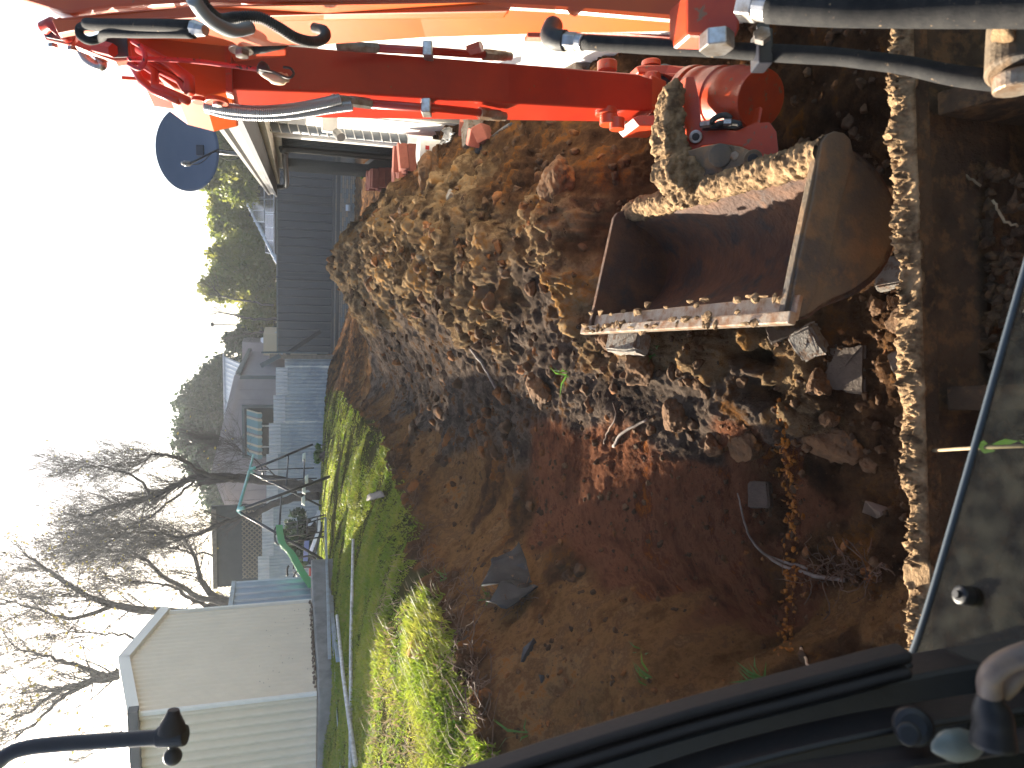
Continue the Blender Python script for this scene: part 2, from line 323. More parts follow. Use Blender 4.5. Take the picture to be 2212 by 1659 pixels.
cp([(1735,1000,1.66,'d'),(1740,1150,1.66,'d'),(1730,1300,1.63,'d'),(1720,1400,1.55,'d'),(1800,1000,1.64,'d'),(1800,1200,1.64,'d'),(1800,1350,1.56,'s'),(1900,1000,1.62,'d'),(1900,1200,1.62,'d'),(1900,1370,1.45,'s'),(2000,1100,1.62,'d'),(2200,1100,1.62,'d'),(2200,600,1.62,'d'),(2200,200,1.62,'d')])
# sheared wall and windrow on the right
cp([(815,738,.98,'k'),(850,742,.98,'k'),(900,745,.98,'k'),(960,740,1.0,'k'),(1000,760,1.02,'k'),(830,820,1.2,'k'),(880,850,1.2,'k'),(930,880,1.18,'k'),(1000,920,1.16,'k'),(1060,800,1.08,'k'),(1100,900,1.16,'k'),(1150,800,1.12,'k'),(1250,850,1.22,'k')])
cp([(718,545,.5,'m'),(716,580,.52,'m'),(745,620,.66,'m'),(740,500,.62,'m'),(790,690,.84,'m'),(850,700,.86,'m'),(900,690,.86,'m'),(980,690,.92,'m'),(1050,690,.98,'m'),(1056,660,.95,'m'),(1020,600,.88,'m'),(940,600,.8,'m'),(860,600,.72,'m'),(800,580,.62,'m'),(800,480,.66,'m'),(880,480,.76,'m'),(960,480,.86,'m'),(1040,500,.96,'m'),(1080,620,1.02,'k'),(1120,700,1.1,'k'),(1180,640,1.1,'k')])
cp([(860,400,1.0,'d'),(830,440,.85,'m'),(930,350,1.15,'d'),(1000,300,1.2,'d'),(1000,400,1.02,'m'),(1100,250,1.25,'d'),(1100,400,1.08,'d'),(1180,550,1.06,'m'),(1200,470,1.08,'m'),(1200,300,1.22,'d'),(1300,150,1.4,'d'),(1300,350,1.25,'d'),(1220,600,1.1,'m'),(1220,700,1.16,'k'),(1280,710,1.2,'m')])
cp([(1400,250,1.5,'d'),(1480,200,1.62,'d'),(1550,150,1.66,'d'),(1560,280,1.66,'d'),(1400,500,1.42,'d'),(1400,750,1.27,'m'),(1400,830,1.32,'k'),(1500,780,1.36,'m'),(1500,850,1.40,'k'),(1500,950,1.45,'k'),(1600,800,1.43,'k'),(1600,870,1.46,'k'),(1660,820,1.5,'m'),(1690,890,1.52,'m'),(1620,740,1.46,'m'),(1715,840,1.62,'d'),(1700,770,1.61,'d'),(1500,600,1.52,'d'),(1640,300,1.66,'d'),(1700,500,1.62,'d'),(1700,150,1.64,'d'),(1850,200,1.6,'d'),(1900,600,1.62,'d'),(1850,800,1.63,'d'),(1900,400,1.62,'d'),(2100,900,1.62,'d')])
def strip(pts, kind, k=5):                       # edges of the banks: denser control along a line
    for a, b in zip(pts[:-1], pts[1:]):
        for j in range(1, k): t = j/k; CT.append((a[0]+(b[0]-a[0])*t, a[1]+(b[1]-a[1])*t, a[2]+(b[2]-a[2])*t, kind))
EDGE = [(1040,1632,.66),(998,1440,.68),(955,1340,.70),(880,1200,.72),(868,1090,.78),(800,925,.83),(764,880,.9),(735,850,.93)]
FOOT = [(1062,1630,.715),(1028,1440,.735),(985,1345,.755),(915,1205,.80),(898,1100,.9),(825,935,.96),(776,870,1.0),(742,840,1.1)]
strip(EDGE, 'g'); strip(FOOT, 'd')
strip([(1200,1640,.86),(1150,1440,.88),(1100,1340,.9),(990,1220,.92),(950,1120,.98)], 's', 4)
strip([(1350,1600,.98),(1300,1440,1.02),(1200,1330,1.02),(1100,1240,1.0),(1040,1150,1.06)], 's', 4)
strip([(1500,1600,1.08),(1450,1440,1.14),(1400,1340,1.2)], 's', 4)
strip([(1685,950,1.52),(1702,1050,1.58),(1700,1200,1.57),(1690,1350,1.54)], 'r', 4)
strip([(1735,1000,1.66),(1740,1150,1.66),(1730,1300,1.63)], 'd', 4)
strip([(900,480,.77),(1000,490,.90)], 'm', 3)
strip([(815,738,.98),(900,745,.98),(960,740,1.0)], 'k', 5); strip([(830,820,1.2),(880,850,1.2),(930,880,1.18),(1000,920,1.16)], 'k', 4)
ctl = []
for tx, ty, h, k in CT:
    p = G(tx, ty, H0-h); L = math.hypot(p[0], p[1]); ctl.append((math.atan2(p[0], p[1]), math.log(L), h, k))
# places the mound or the fences hide (x, y, drop)
for x, y, h, k in [(0,24,1.9,'d'),(-2,24,1.9,'d'),(-3.2,22,1.6,'d'),(0,12,1.5,'d'),(.6,14,1.75,'d'),(.6,10,1.7,'d'),(.7,7.6,1.5,'d'),(-.6,16,1.5,'d'),(-1.2,20,1.7,'d'),(2,24,1.9,'d'),(2,5,1.6,'d'),(3,12,1.75,'d'),
                   (-8,26,.85,'g'),(-14,20,.7,'g'),(-4,30,1.0,'g'),(4,40,1.4,'g'),(-12,40,.8,'g'),(-10,8,.3,'g'),(-6,3,.4,'g'),(-4,1,.6,'g'),(-1.5,.8,1.0,'s'),(2,1,1.6,'d'),(3,3,1.6,'d'),(0,.6,1.62,'d'),(-14,45,.8,'g'),(10,45,1.4,'g')]:
    ctl.append((math.atan2(x, y), math.log(math.hypot(x, y)), h, k))
CA = np.array([[c[0], c[1]*.8] for c in ctl]); CH = np.array([c[2] for c in ctl])
_d = np.linalg.norm(CA[:, None]-CA[None], axis=2); n_ = NCT = len(CA)
Amat = np.zeros((n_+3, n_+3)); Amat[:n_, :n_] = _d+1e-4*np.eye(n_); Amat[:n_, n_] = 1; Amat[:n_, n_+1:] = CA; Amat[n_, :n_] = 1; Amat[n_+1:, :n_] = CA.T
WT = np.linalg.solve(Amat, np.concatenate([CH, np.zeros(3)]))
KINDS = 'gsrkdm'; onehot = np.array([[c[3] == k for k in KINDS] for c in ctl], float)
_ep = []
for tx, ty, h in EDGE+[(712, 842, .95)]: p = G(tx, ty, H0-h); _ep.append((math.atan2(p[0], p[1]), math.log(math.hypot(p[0], p[1]))))
_ep.sort(); EA = np.array([e[0] for e in _ep]); EL = np.array([e[1] for e in _ep])
def base_h(x, y):
    a = np.arctan2(x, y); b = np.log(np.hypot(x, y))*.8; h = np.zeros_like(x); wk = np.zeros((len(x), 6), np.float32)
    # soil borders wander
    wa = a+(fbm2(x*3, y*3, 4, 11)-.5)*.028; wb = b+(fbm2(x*3, y*3, 4, 12)-.5)*.028
    for i in range(0, len(x), 60000):
        s = slice(i, i+60000); d = np.hypot(a[s, None]-CA[None, :, 0], b[s, None]-CA[None, :, 1])
        h[s] = d@WT[:NCT]+WT[NCT]+WT[NCT+1]*a[s]+WT[NCT+2]*b[s]
        d2 = np.hypot(wa[s, None]-CA[None, :, 0], wb[s, None]-CA[None, :, 1]); q = 1/(d2**9+1e-16); q /= q.sum(1, keepdims=True); wk[s] = q@onehot
    # the turf ends where it was cut: lawn beyond the edge line, bare soil on the near and right side of it
    l_ = np.log(np.hypot(x, y)); wob = (fbm2(x*4, y*4, 4, 13)-.5)*.10; s_ = np.clip((l_-np.interp(a, EA, EL)+wob)/.035+.5, 0, 1)*np.clip((EA[-1]-a+wob*.3)/.015+.5, 0, 1)
    s_ = s_.astype(np.float32); near_ = np.clip((3.1-l_)/.2, 0, 1).astype(np.float32); gw = wk[:, 0].copy(); wk[:, 0] = gw*(1-near_)+s_*near_; oth = np.clip(wk[:, 1:].sum(1), 1e-6, None)
    tgt = (1-wk[:, 0])/oth; low = oth < .08; wk[:, 1:] *= tgt[:, None]
    wk[low, 1:] = 0; wk[low, 4] = 1-wk[low, 0]
    return H0-h, wk
def ground(x, y):
    z, wk = base_h(x, y); g_, s_, r_, k_, d_, m_ = wk.T
    L = np.hypot(x, y)
    big = (fbm2(x*2.2, y*2.2, 4, 1)-.5); rid = 1-np.abs(2*fbm2(x*5, y*5, 5, 20)-1)
    rough = g_*.12+s_*.10+r_*.12+k_*.5+d_*.75+m_*1.5
    z = z+big*.14*np.clip(rough, .1, 1)*np.clip(L/3, .5, 1.5)*.6+(rid-.75)*.10*rough*np.clip(L/4, .35, 1)
    c1 = clods(x, y, .16, 31, .55); c2 = clods(x+.7, y+.3, .07, 37, .5)
    z = z+(c1*.28*np.clip(m_+.5*d_, 0, 1)+c2*.35*np.clip(d_*.7+m_*.8, 0, 1))
    z = z+(fbm2(x*9, y*45, 3, 61)-.5)*.02*(r_+.5*k_)+(fbm2(x*6+y*2, y*7, 4, 65)-.5)*.03*s_
    return z, wk
NA, NB = 1000, 1150
aa = np.linspace(R(-72), R(62), NA); bb = np.concatenate([np.linspace(math.log(.35), math.log(.75), 60)[:-1], np.linspace(math.log(.75), math.log(16), NB-209), np.linspace(math.log(16), math.log(60), 151)[1:]])
AA, BB = np.meshgrid(aa, bb, indexing='ij'); X = (np.exp(BB)*np.sin(AA)).ravel(); Y = (np.exp(BB)*np.cos(AA)).ravel()
Z, WK = ground(X, Y)
# lumps, crumbs and creases stand out along the slope's own normal
P0 = np.stack([X, Y, Z], 1).reshape(NA, NB, 3); g1_, g2_ = np.gradient(P0, axis=0), np.gradient(P0, axis=1)
for _ in range(2):
    for q_ in (g1_, g2_): q_[1:-1, 1:-1] = (q_[1:-1, 1:-1]*2+q_[2:, 1:-1]+q_[:-2, 1:-1]+q_[1:-1, 2:]+q_[1:-1, :-2])/6
NN = np.cross(g2_, g1_).reshape(-1, 3); NN /= np.linalg.norm(NN, axis=1)[:, None]; NN[NN[:, 2] < 0] *= -1
P0 = P0.reshape(-1, 3); Lf = np.hypot(X, Y); g_, s_, r_, k_, d_, m_ = WK.T
b1_ = billow3(P0, 5.5, 3); b2_ = billow3(P0+3.3, 15, 3, .6); b3_ = billow3(P0*[1, 1, 1]+7.7, 42, 3, .65); f4 = fbm3(P0*3.1+1.3, 2)
streak = fbm3(P0*[7, 7, 42], 3)-.5; cell = np.clip(f4*2.2-.6, .15, 1)
amt = m_*1.15+d_*.8+k_*.62
disp = (b1_-.3)*.11*(m_+.5*d_+.35*k_)*np.clip(Lf/4, .5, 1.2)+(b2_-.3)*.062*amt*np.clip(Lf/3, .7, 1.3)*(.4+cell)+(b3_-.3)*.026*(amt+.62*s_+.6*r_)
disp = disp+streak*.035*(k_*.9+r_*.6)+(1-np.abs(2*fbm3(P0*[4, 9, 6]+2.2, 4)-1)-.75)*.035*s_+(b2_-.3)*.014*s_+(b1_-.3)*.03*s_*np.clip(f4*4-1.7, 0, 1)+(b2_-.3)*.03*(s_*np.clip(f4*3-1.2, 0, 1)+.6*r_*np.clip(f4*3-1.2, 0, 1))
PD = P0+NN*(disp*np.clip(Lf/1.2, .4, 1))[:, None]; X2, Y2, Z = PD.T
def grid_obj(name, X, Y, Z, na, nb, m_):
    nv = na*nb; me = bpy.data.meshes.new(name); me.vertices.add(nv); me.vertices.foreach_set('co', np.stack([X, Y, Z], 1).astype(np.float32).ravel())
    i, j = np.meshgrid(np.arange(na-1), np.arange(nb-1), indexing='ij'); q = (i*nb+j).ravel(); f = np.stack([q, q+nb, q+nb+1, q+1], 1).astype(np.int32)
    me.loops.add(f.size); me.loops.foreach_set('vertex_index', f.ravel()); me.polygons.add(len(f)); me.polygons.foreach_set('loop_start', np.arange(0, f.size, 4, dtype=np.int32))
    me.update(); me.materials.append(m_); me.shade_smooth(); o = bpy.data.objects.new(name, me); COL.objects.link(o); return o
def soil_mat():
    m_ = bpy.data.materials.new('soil'); m_.use_nodes = True; n = m_.node_tree; b = n.nodes['Principled BSDF']; b.inputs['Specular IOR Level'].default_value = 0.0
    tc = n.nodes.new('ShaderNodeTexCoord')
    def noise(sc, det=8, ro=.65, st=None):
        t = n.nodes.new('ShaderNodeTexNoise'); t.inputs['Scale'].default_value = sc; t.inputs['Detail'].default_value = det; t.inputs['Roughness'].default_value = ro
        if st:
            mp = n.nodes.new('ShaderNodeMapping'); mp.inputs['Scale'].default_value = st; n.links.new(tc.outputs['Object'], mp.inputs[0]); n.links.new(mp.outputs[0], t.inputs[0])
        else: n.links.new(tc.outputs['Object'], t.inputs[0])
        return t
    def ramp(t, stops):
        r = n.nodes.new('ShaderNodeValToRGB'); e = r.color_ramp.elements
        while len(e) < len(stops): e.new(.5)
        for k, (p, c) in enumerate(stops): e[k].position = p; e[k].color = (*c, 1)
        n.links.new(t.outputs[0], r.inputs[0]); return r.outputs[0]
    pal = {'g': ramp(noise(9), [(.35, (.03, .032, .012)), (.6, (.06, .055, .02))]),
           's': ramp(noise(3.2, 12, .75), [(.30, (.07, .034, .016)), (.42, (.15, .075, .03)), (.50, (.27, .145, .06)), (.54, (.16, .083, .04)), (.59, (.29, .17, .08)), (.65, (.32, .12, .025)), (.72, (.38, .25, .14))]),
           'r': ramp(noise(5.5, 12, .75, (.5, .5, 2.8)), [(.34, (.055, .024, .016)), (.44, (.14, .058, .032)), (.52, (.22, .095, .052)), (.57, (.10, .04, .025)), (.63, (.28, .09, .02)), (.72, (.16, .08, .055))]),
           'k': ramp(noise(6, 10, .7, (1, 1, .35)), [(.35, (.028, .022, .020)), (.47, (.08, .06, .047)), (.54, (.15, .115, .09)), (.6, (.10, .055, .028)), (.7, (.20, .085, .025))]),
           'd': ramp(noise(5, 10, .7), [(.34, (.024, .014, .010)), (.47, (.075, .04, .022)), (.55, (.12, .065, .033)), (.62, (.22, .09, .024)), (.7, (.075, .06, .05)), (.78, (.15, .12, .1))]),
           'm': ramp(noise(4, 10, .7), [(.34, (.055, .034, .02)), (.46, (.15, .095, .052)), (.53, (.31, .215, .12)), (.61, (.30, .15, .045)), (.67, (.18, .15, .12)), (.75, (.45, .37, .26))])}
    at = {}
    for nm in ('soil_a', 'soil_b'):
        a = n.nodes.new('ShaderNodeAttribute'); a.attribute_name = nm; sp = n.nodes.new('ShaderNodeSeparateColor'); n.links.new(a.outputs['Color'], sp.inputs[0]); at[nm] = sp
    ws = [at['soil_a'].outputs[0], at['soil_a'].outputs[1], at['soil_a'].outputs[2], at['soil_b'].outputs[0], at['soil_b'].outputs[1], at['soil_b'].outputs[2]]
    acc = None
    for k, wv in zip(KINDS, ws):
        sc = n.nodes.new('ShaderNodeVectorMath'); sc.operation = 'SCALE'; n.links.new(pal[k], sc.inputs[0]); n.links.new(wv, sc.inputs['Scale'])
        if acc is None: acc = sc.outputs[0]
        else:
            ad = n.nodes.new('ShaderNodeVectorMath'); ad.operation = 'ADD'; n.links.new(acc, ad.inputs[0]); n.links.new(sc.outputs[0], ad.inputs[1]); acc = ad.outputs[0]
    n.links.new(acc, b.inputs['Base Color'])
    rg = n.nodes.new('ShaderNodeMapRange'); rg.inputs[1].default_value = .35; rg.inputs[2].default_value = .7; rg.inputs[3].default_value = .62; rg.inputs[4].default_value = .95
    n.links.new(noise(7).outputs[0], rg.inputs[0]); n.links.new(rg.outputs[0], b.inputs['Roughness'])
    bp = n.nodes.new('ShaderNodeBump'); bp.inputs['Strength'].default_value = .8; bp.inputs['Distance'].default_value = .02; n.links.new(noise(55, 8, .75).outputs[0], bp.inputs['Height'])
    bp2 = n.nodes.new('ShaderNodeBump'); bp2.inputs['Strength'].default_value = .7; bp2.inputs['Distance'].default_value = .004; n.links.new(noise(220, 4, .7).outputs[0], bp2.inputs['Height'])
    n.links.new(bp.outputs[0], bp2.inputs['Normal']); n.links.new(bp2.outputs[0], b.inputs['Normal'])
    return m_
M['soil'] = soil_mat()
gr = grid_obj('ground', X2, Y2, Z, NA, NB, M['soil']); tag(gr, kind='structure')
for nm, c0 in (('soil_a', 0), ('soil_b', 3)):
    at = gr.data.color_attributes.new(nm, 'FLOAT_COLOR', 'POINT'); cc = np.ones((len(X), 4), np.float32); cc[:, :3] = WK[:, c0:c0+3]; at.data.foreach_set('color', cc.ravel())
# the land round about, one sheet out to the horizon, lying under the site
far = MB(); far.add([(-200, -200, -.6), (200, -200, -.6), (200, 200, -.6), (-200, 200, -.6)], [(0, 1, 2, 3)])
M['land'] = mat('far_land', (.07, .08, .03), .9, 0, c2=(.1, .09, .05), scale=.3)
tag(far.build('land', M['land'], loc=(0, 0, 0)), kind='structure')
def gz(x, y): return float(ground(np.array([float(x)]), np.array([float(y)]))[0][0])
def hit(tx, ty, dz=0.0):                         # where the sight line of a photo point meets the built ground
    r = ray(tx, ty); ts = np.exp(np.linspace(math.log(1.0), math.log(40), 500)); p = CC[None]+r[None]*ts[:, None]
    z, _ = ground(p[:, 0], p[:, 1]); k = np.argmax(p[:, 2] <= z+dz)
    return p[k] if p[k, 2] <= z[k]+dz else p[-1]

# ------------------------------------------------------------------ grass
def blades(name, xs, ys, zs, hh, lean, m_, wid=.0035, label=None, cat='grass', clump=None):
    n0 = len(xs); an = rng.uniform(0, 2*np.pi, n0); dx = np.cos(an); dy = np.sin(an); ln = lean*rng.uniform(.2, 1.2, n0)*hh
    wa = rng.uniform(0, 2*np.pi, n0); wx = np.cos(wa)*wid*rng.uniform(.6, 1.4, n0); wy = np.sin(wa)*wid*rng.uniform(.6, 1.4, n0)
    def pt(t, s, wsc): return np.stack([xs+dx*ln*t*t+wx*s*wsc, ys+dy*ln*t*t+wy*s*wsc, zs-.01+hh*(t-.28*t*t*lean)], 1)
    vs = np.stack([pt(0, -1, 1), pt(0, 1, 1), pt(.5, -1, .8), pt(.5, 1, .8), pt(1, 0, 0)], 1).reshape(-1, 3)
    b = (np.arange(n0)*5)[:, None]; q = np.concatenate([b+[0, 1, 3, 2]], 1).astype(np.int32); t = (b+[2, 3, 4]).astype(np.int32)
    me = bpy.data.meshes.new(name); me.vertices.add(len(vs)); me.vertices.foreach_set('co', vs.astype(np.float32).ravel())
    li = np.concatenate([q.ravel(), t.ravel()]); me.loops.add(len(li)); me.loops.foreach_set('vertex_index', li); me.polygons.add(2*n0)
    me.polygons.foreach_set('loop_start', np.concatenate([np.arange(n0)*4, n0*4+np.arange(n0)*3]).astype(np.int32)); me.update(); me.materials.append(m_)
    o = bpy.data.objects.new(name, me); COL.objects.link(o); return tag(o, label, cat, kind='stuff')
def scatter(n0, kinds, thr, amax=(-72, 5), L=(1.6, 22), power=1.0):
    a = rng.uniform(R(amax[0]), R(amax[1]), n0*3); b = rng.uniform(math.log(L[0]), math.log(L[1]), n0*3); x = np.exp(b)*np.sin(a); y = np.exp(b)*np.cos(a)
    z, wk = ground(x, y); ww = sum(wk[:, KINDS.index(k)] for k in kinds); keep = ww+rng.uniform(-.12, .12, len(x)) > thr
    cl = fbm2(x*2.5, y*2.5, 3, 91); keep &= cl > .2
    x, y, z, cl = x[keep][:n0], y[keep][:n0], z[keep][:n0], cl[keep][:n0]; return x, y, z, cl
x, y, z, cl = scatter(300000, 'g', .38); L = np.hypot(x, y)
blades('lawn_grass', x, y, z, (.025+.075*np.clip((cl-.28)*2.2, 0, 1))*np.clip(1.25-L/14, .5, 1)*rng.uniform(.6, 1.3, len(x)), 1.0, M['grass'], np.clip(.0011*L, .003, .012), 'long uneven lawn grass on the bank above the dug trench')
x, y, z, cl = scatter(5000, 'g', .45, (-72, -5), (1.6, 5)); 
blades('dry_grass', x, y, z, rng.uniform(.04, .14, len(x)), 1.4, M['dry'], .003, 'dry straw coloured grass stems among the green lawn')
# ================================================================== large things round the site
def corr_sheet(mb, a, u, L_, hgt, pitch, amp, shape='sine', base=(0, 0, 1), th=.0, out=None, topf=None):
    """ribbed sheet starting at a, running L_ along u, rising hgt along base; ribs stand along base"""
    a = np.asarray(a, float); u = unit(u); base = unit(base); nrm = np.cross(u, base) if out is None else unit(out)
    n0 = max(4, int(L_/pitch*(10 if shape == 'sine' else 1))); vs = []; fs = []
    if shape == 'sine': xs = np.linspace(0, L_, n0+1); ys = amp*np.sin(xs/pitch*2*np.pi)
    else:                                        # pans with narrow upstanding ribs
        xs = []; ys = []
        k = 0
        while k*pitch < L_:
            for f_, h_ in ((0, 0), (.78, 0), (.84, 1), (.94, 1), (1, 0)):
                xs.append(min(L_, (k+f_)*pitch)); ys.append(h_*amp)
            k += 1
        xs = np.array(xs); ys = np.array(ys)
    for x_, y_ in zip(xs, ys):
        p = a+u*x_+nrm*y_; t_ = hgt if topf is None else topf(x_); vs += [p, p+base*t_]
    for i in range(len(xs)-1): fs.append((2*i, 2*i+2, 2*i+3, 2*i+1))
    mb.add(vs, fs); return mb
# ---- garden shed on its slab
C0 = G(684, 1499, 1.38); C1 = G(673, 1300, 1.38); zb = 1.38
ztop = float(PX(288, 1543, C0[0])[2]); hS = PY(288, 1543, C0[1])[2]-zb
dirE = unit(C1-C0); LE = np.linalg.norm(C1-C0); dirW = np.array([-dirE[1], dirE[0], 0])
if dirW[0] > 0: dirW = -dirW
sh = thing('garden_shed', (C0+C1)/2+dirW*1.5, 'cream corrugated steel garden shed on a concrete slab at the edge of the lawn', 'shed')
hR = hS+.26
def gable(x_): return hS+(hR-hS)*(1-abs(x_/LE*2-1))
corr_sheet(MB(), C0, dirE, LE, 1, .078, .014, topf=gable).build('end_wall', M['shed'], sh, True)
corr_sheet(MB(), C0+dirW*5, -dirW, 5, hS, .105, .022).build('side_wall', M['shed'], sh, True)
corr_sheet(MB(), C1+dirW*5, -dirW, 5, hS, .105, .022).build('back_wall', M['shed'], sh, True)
mb = MB(); out = -dirW
for s_ in (0, 1):
    a = C0+np.array([0, 0, hS]) if s_ == 0 else C1+np.array([0, 0, hS]); b = (C0+C1)/2+np.array([0, 0, hR])
    a = a-(b-a)*.04; d = unit(b-a); up_ = np.cross(d, dirW); up_ = up_ if up_[2] > 0 else -up_
    mb.box((a+b)/2+up_*.0+out*.03, (np.linalg.norm(b-a)+.02, .07, .11), (d, out, up_))
mb.build('barge_flashing', M['shedtrim'], sh)
mb = MB(); a0, a1, r0 = C0+[0, 0, hS+.03], C1+[0, 0, hS+.03], (C0+C1)/2+[0, 0, hR+.03]
mb.prism([a0, r0, a1, a1+[0, 0, .015], r0+[0, 0, .015], a0+[0, 0, .015]], dirW*5); mb.build('roof', M['shedtrim'], sh)
mb = MB(); mb.box(C0+dirW*2.45-dirE*.05+np.array([0, 0, hS-.01]), (5.1, .1, .09), (dirW, dirE, (0, 0, 1))); mb.build('gutter', M['soffit'], sh)
MB().box(C0+np.array([0, 0, hS/2])-dirE*.014+out*.016, (.035, .035, hS), (dirE, dirW, (0, 0, 1))).build('corner_flashing', M['shedtrim'], sh); mb = MB().box(C1+np.array([0, 0, hS/2])+out*.01, (.03, .05, hS), (dirE, dirW, (0, 0, 1))); mb.build('corner_flashing', M['shedtrim'], sh)
E1 = G(701, 1270, 1.27)
mb = MB(); cs = (C0+C1)/2+dirW*2.3+dirE*.2; mb.cbox([cs[0], cs[1], 1.18]-dirW*.0+out*.0, (5.1, LE+.95, .38), .015, (dirW, dirE, (0, 0, 1))); mb.build('concrete_slab', M['concrete'], sh)
mb = MB()
for k in range(26): p = C0+dirE*rng.uniform(.1, LE-.1)+out*.012+np.array([0, 0, rng.uniform(.02, .75)**1.3]); mb.lump(p, (.004, .008, .006), k, 1, .3)
for k in range(90): p = C0+dirE*rng.uniform(0, LE)+out*.02+np.array([0, 0, rng.uniform(0, .03)]); mb.lump(p, (.02, .02, .012), k, 1, .5)
tag(mb.build('leaf_litter', M['leafdead'], sh), kind='stuff')
# ---- smaller blue-grey shed behind
zz = 1.2; B1 = PL(685, 1247, 12.6); B1[2] = zz; zt = PL(510, 1247, 12.6)[2]; B1 = B1-dirE*1.75
t = thing('lean_to_shed', B1+dirW, 'small pale blue ribbed steel lean-to behind the cream shed', 'shed')
corr_sheet(MB(), B1+dirW*2.4, -dirW, 2.4, zt-zz, .17, .022, 'rib', topf=lambda x_: zt-zz+.13-.13*x_/2.4).build('front_wall', M['corrb'], t)
corr_sheet(MB(), B1, dirE, 1.75, zt-zz, .2, .03, 'rib').build('end_wall', M['corrb'], t)
mb = MB(); mb.prism([B1+[.04, -.05, zt-zz], B1+dirW*2.4+[0, -.05, zt-zz+.13], B1+dirW*2.4+[0, -.05, zt-zz+.19], B1+[.04, -.05, zt-zz+.06]], dirE*1.8); mb.build('roof', M['rail'], t)
# ---- lengths of steel and a pole lying beside the slab
def lyingbeam(tx0, ty0, tx1, ty1, z0, z1, r, name, m_, label, group=None, sq=True):
    a = G(tx0, ty0, z0); b = G(tx1, ty1, z1); mb = MB()
    if sq: d = unit(b-a); s_ = unit(np.cross(d, (0, 0, 1))); mb.cbox((a+b)/2, (np.linalg.norm(b-a), r*2, r*1.6), .003, (d, s_, np.cross(s_, d)))
    else: mb.tube([a, a*.5+b*.5+np.array([0, 0, .01]), b], r, 10)
    tag(mb.build(name, m_, smooth=(not sq)), label, 'steel' if sq else 'pole', group)
lyingbeam(709, 1262, 730, 1425, 1.17, 1.22, .022, 'steel_beam', M['rail'], 'short pale steel purlin lying tight against the shed slab')
lyingbeam(703, 1120, 712, 1420, 1.08, 1.28, .02, 'steel_beam', M['rail'], 'long pale steel purlin reaching past the slab towards the swing frame')
lyingbeam(716, 1290, 742, 1700, 1.17, 1.24, .025, 'steel_beam', M['rail'], 'pale blue steel purlin lying in front of the others, running out of the frame')
lyingbeam(728, 1330, 768, 1652, 1.2, 1.25, .016, 'steel_tube', M['polem'], 'white weathered tube crossing the steel purlins at a slant', sq=False)
lyingbeam(763, 1166, 757, 1720, 1.06, 1.27, .014, 'pole', M['polem'], 'thin white speckled pole lying alone on the shaded lawn', sq=False)
# ---- dark steel fence over a stacked stone wall at the far end
FY = 24.3; fl = PY(600, 762, FY); fr_x = 4.0
t = thing('dark_metal_fence', (0, FY, 0), 'dark slate steel panel fence at the far end of the yard', 'fence')
corr_sheet(MB(), (fl[0], FY, .28), (1, 0, 0), fr_x-fl[0], 1.72, .26, -.05, 'rib', out=(0, 1, 0)).build('panels', M['fence'], t)
mb = MB().box(((fl[0]+fr_x)/2, FY-.02, 2.01), (fr_x-fl[0], .06, .045)); mb.build('top_rail', M['cottagetrim'], t)
mb = MB().box(((fl[0]+fr_x)/2, FY-.03, .27), (fr_x-fl[0], .07, .06)); mb.build('bottom_rail', M['fence'], t)
for k in range(4):
    if fl[0]+.02+k*2.37 < fr_x: MB().box((fl[0]+.02+k*2.37, FY-.03, 1.12), (.05, .07, 1.85)).build('post', M['fence'], t)
mb = MB().box((.3, FY-.55, .0), (9.4, .22, .62)).build('stone_wall', M['stonew'], None, loc=(0, FY-.55, -.3)); tag(mb, 'low wall of stacked grey and tan stone under the dark fence', 'retaining wall')
o = MB().cbox((.3, FY-.5, .35), (9.2, .1, .09), .01).cbox((.3, FY-.62, .23), (9.4, .12, .1), .01).build('sleeper_edging', M['sleeper']); tag(o, 'dark timber sleepers laid along the top of the stone wall', 'sleeper')
# ---- corrugated iron fence on the left
KY = 20.3; k0 = PY(700, 766, KY)
t = thing('corrugated_fence', (k0[0]-3, KY, .6), 'old galvanised corrugated iron fence stepping up to the left behind the swing', 'fence')
edges = [766, 793, 853, 913, 980, 1090, 1200, 1300]; tops = [615, 597.5, 594, 586, 582, 574, 567]
prev = None
for i in range(7):
    pa = PY(tops[i], edges[i], KY); pb = PY(tops[i], edges[i+1], KY); zt_ = pa[2]+.02*i
    corr_sheet(MB(), (pb[0]-.03, KY-.012*(i % 2), .45), (1, 0, 0), pa[0]-pb[0]+.03, zt_-.45-(.2 if i else 0), .1, .013, out=(0, 1, 0)).build('sheet', M['corr'], t, True)
    if i > 0: corr_sheet(MB(), (pb[0], KY-.03, zt_-.30), (1, 0, 0), pa[0]-pb[0], .30, .1, .013, out=(0, 1, 0)).build('capping_sheet', M['capping'], t, True)
p = PY(600, 770, KY-.1); MB().cbox((p[0], KY-.1, 1.15), (.11, .07, 2.0), .006).build('post', M['timber'], t)
p = PY(600, 762, KY-.2); MB().cbox((p[0], KY-.16, 1.5), (.045, .045, 1.7), .004).build('stake', M['cottagetrim'], t)
def leaning(p0, p1, w_, th_, m_, label, name='loose_board', cat='board'):
    d = unit(p1-p0); s_ = unit(np.cross(d, (0, 1, 0))); o = MB().cbox((p0+p1)/2, (np.linalg.norm(p1-p0), w_, th_), .004, (d, s_, np.cross(d, s_))).build(name, m_); tag(o, label, cat)
leaning(PY(692, 716, 23.6), PY(618, 765, 22.5), .13, .03, M['fence'], 'grey board leaning diagonally across the dark fence near its left end')
leaning(PY(605, 768, KY-.14), PY(563, 790, KY-.1), .12, .03, M['cottagetrim'], 'short grey board jutting up to the left over the corrugated fence')
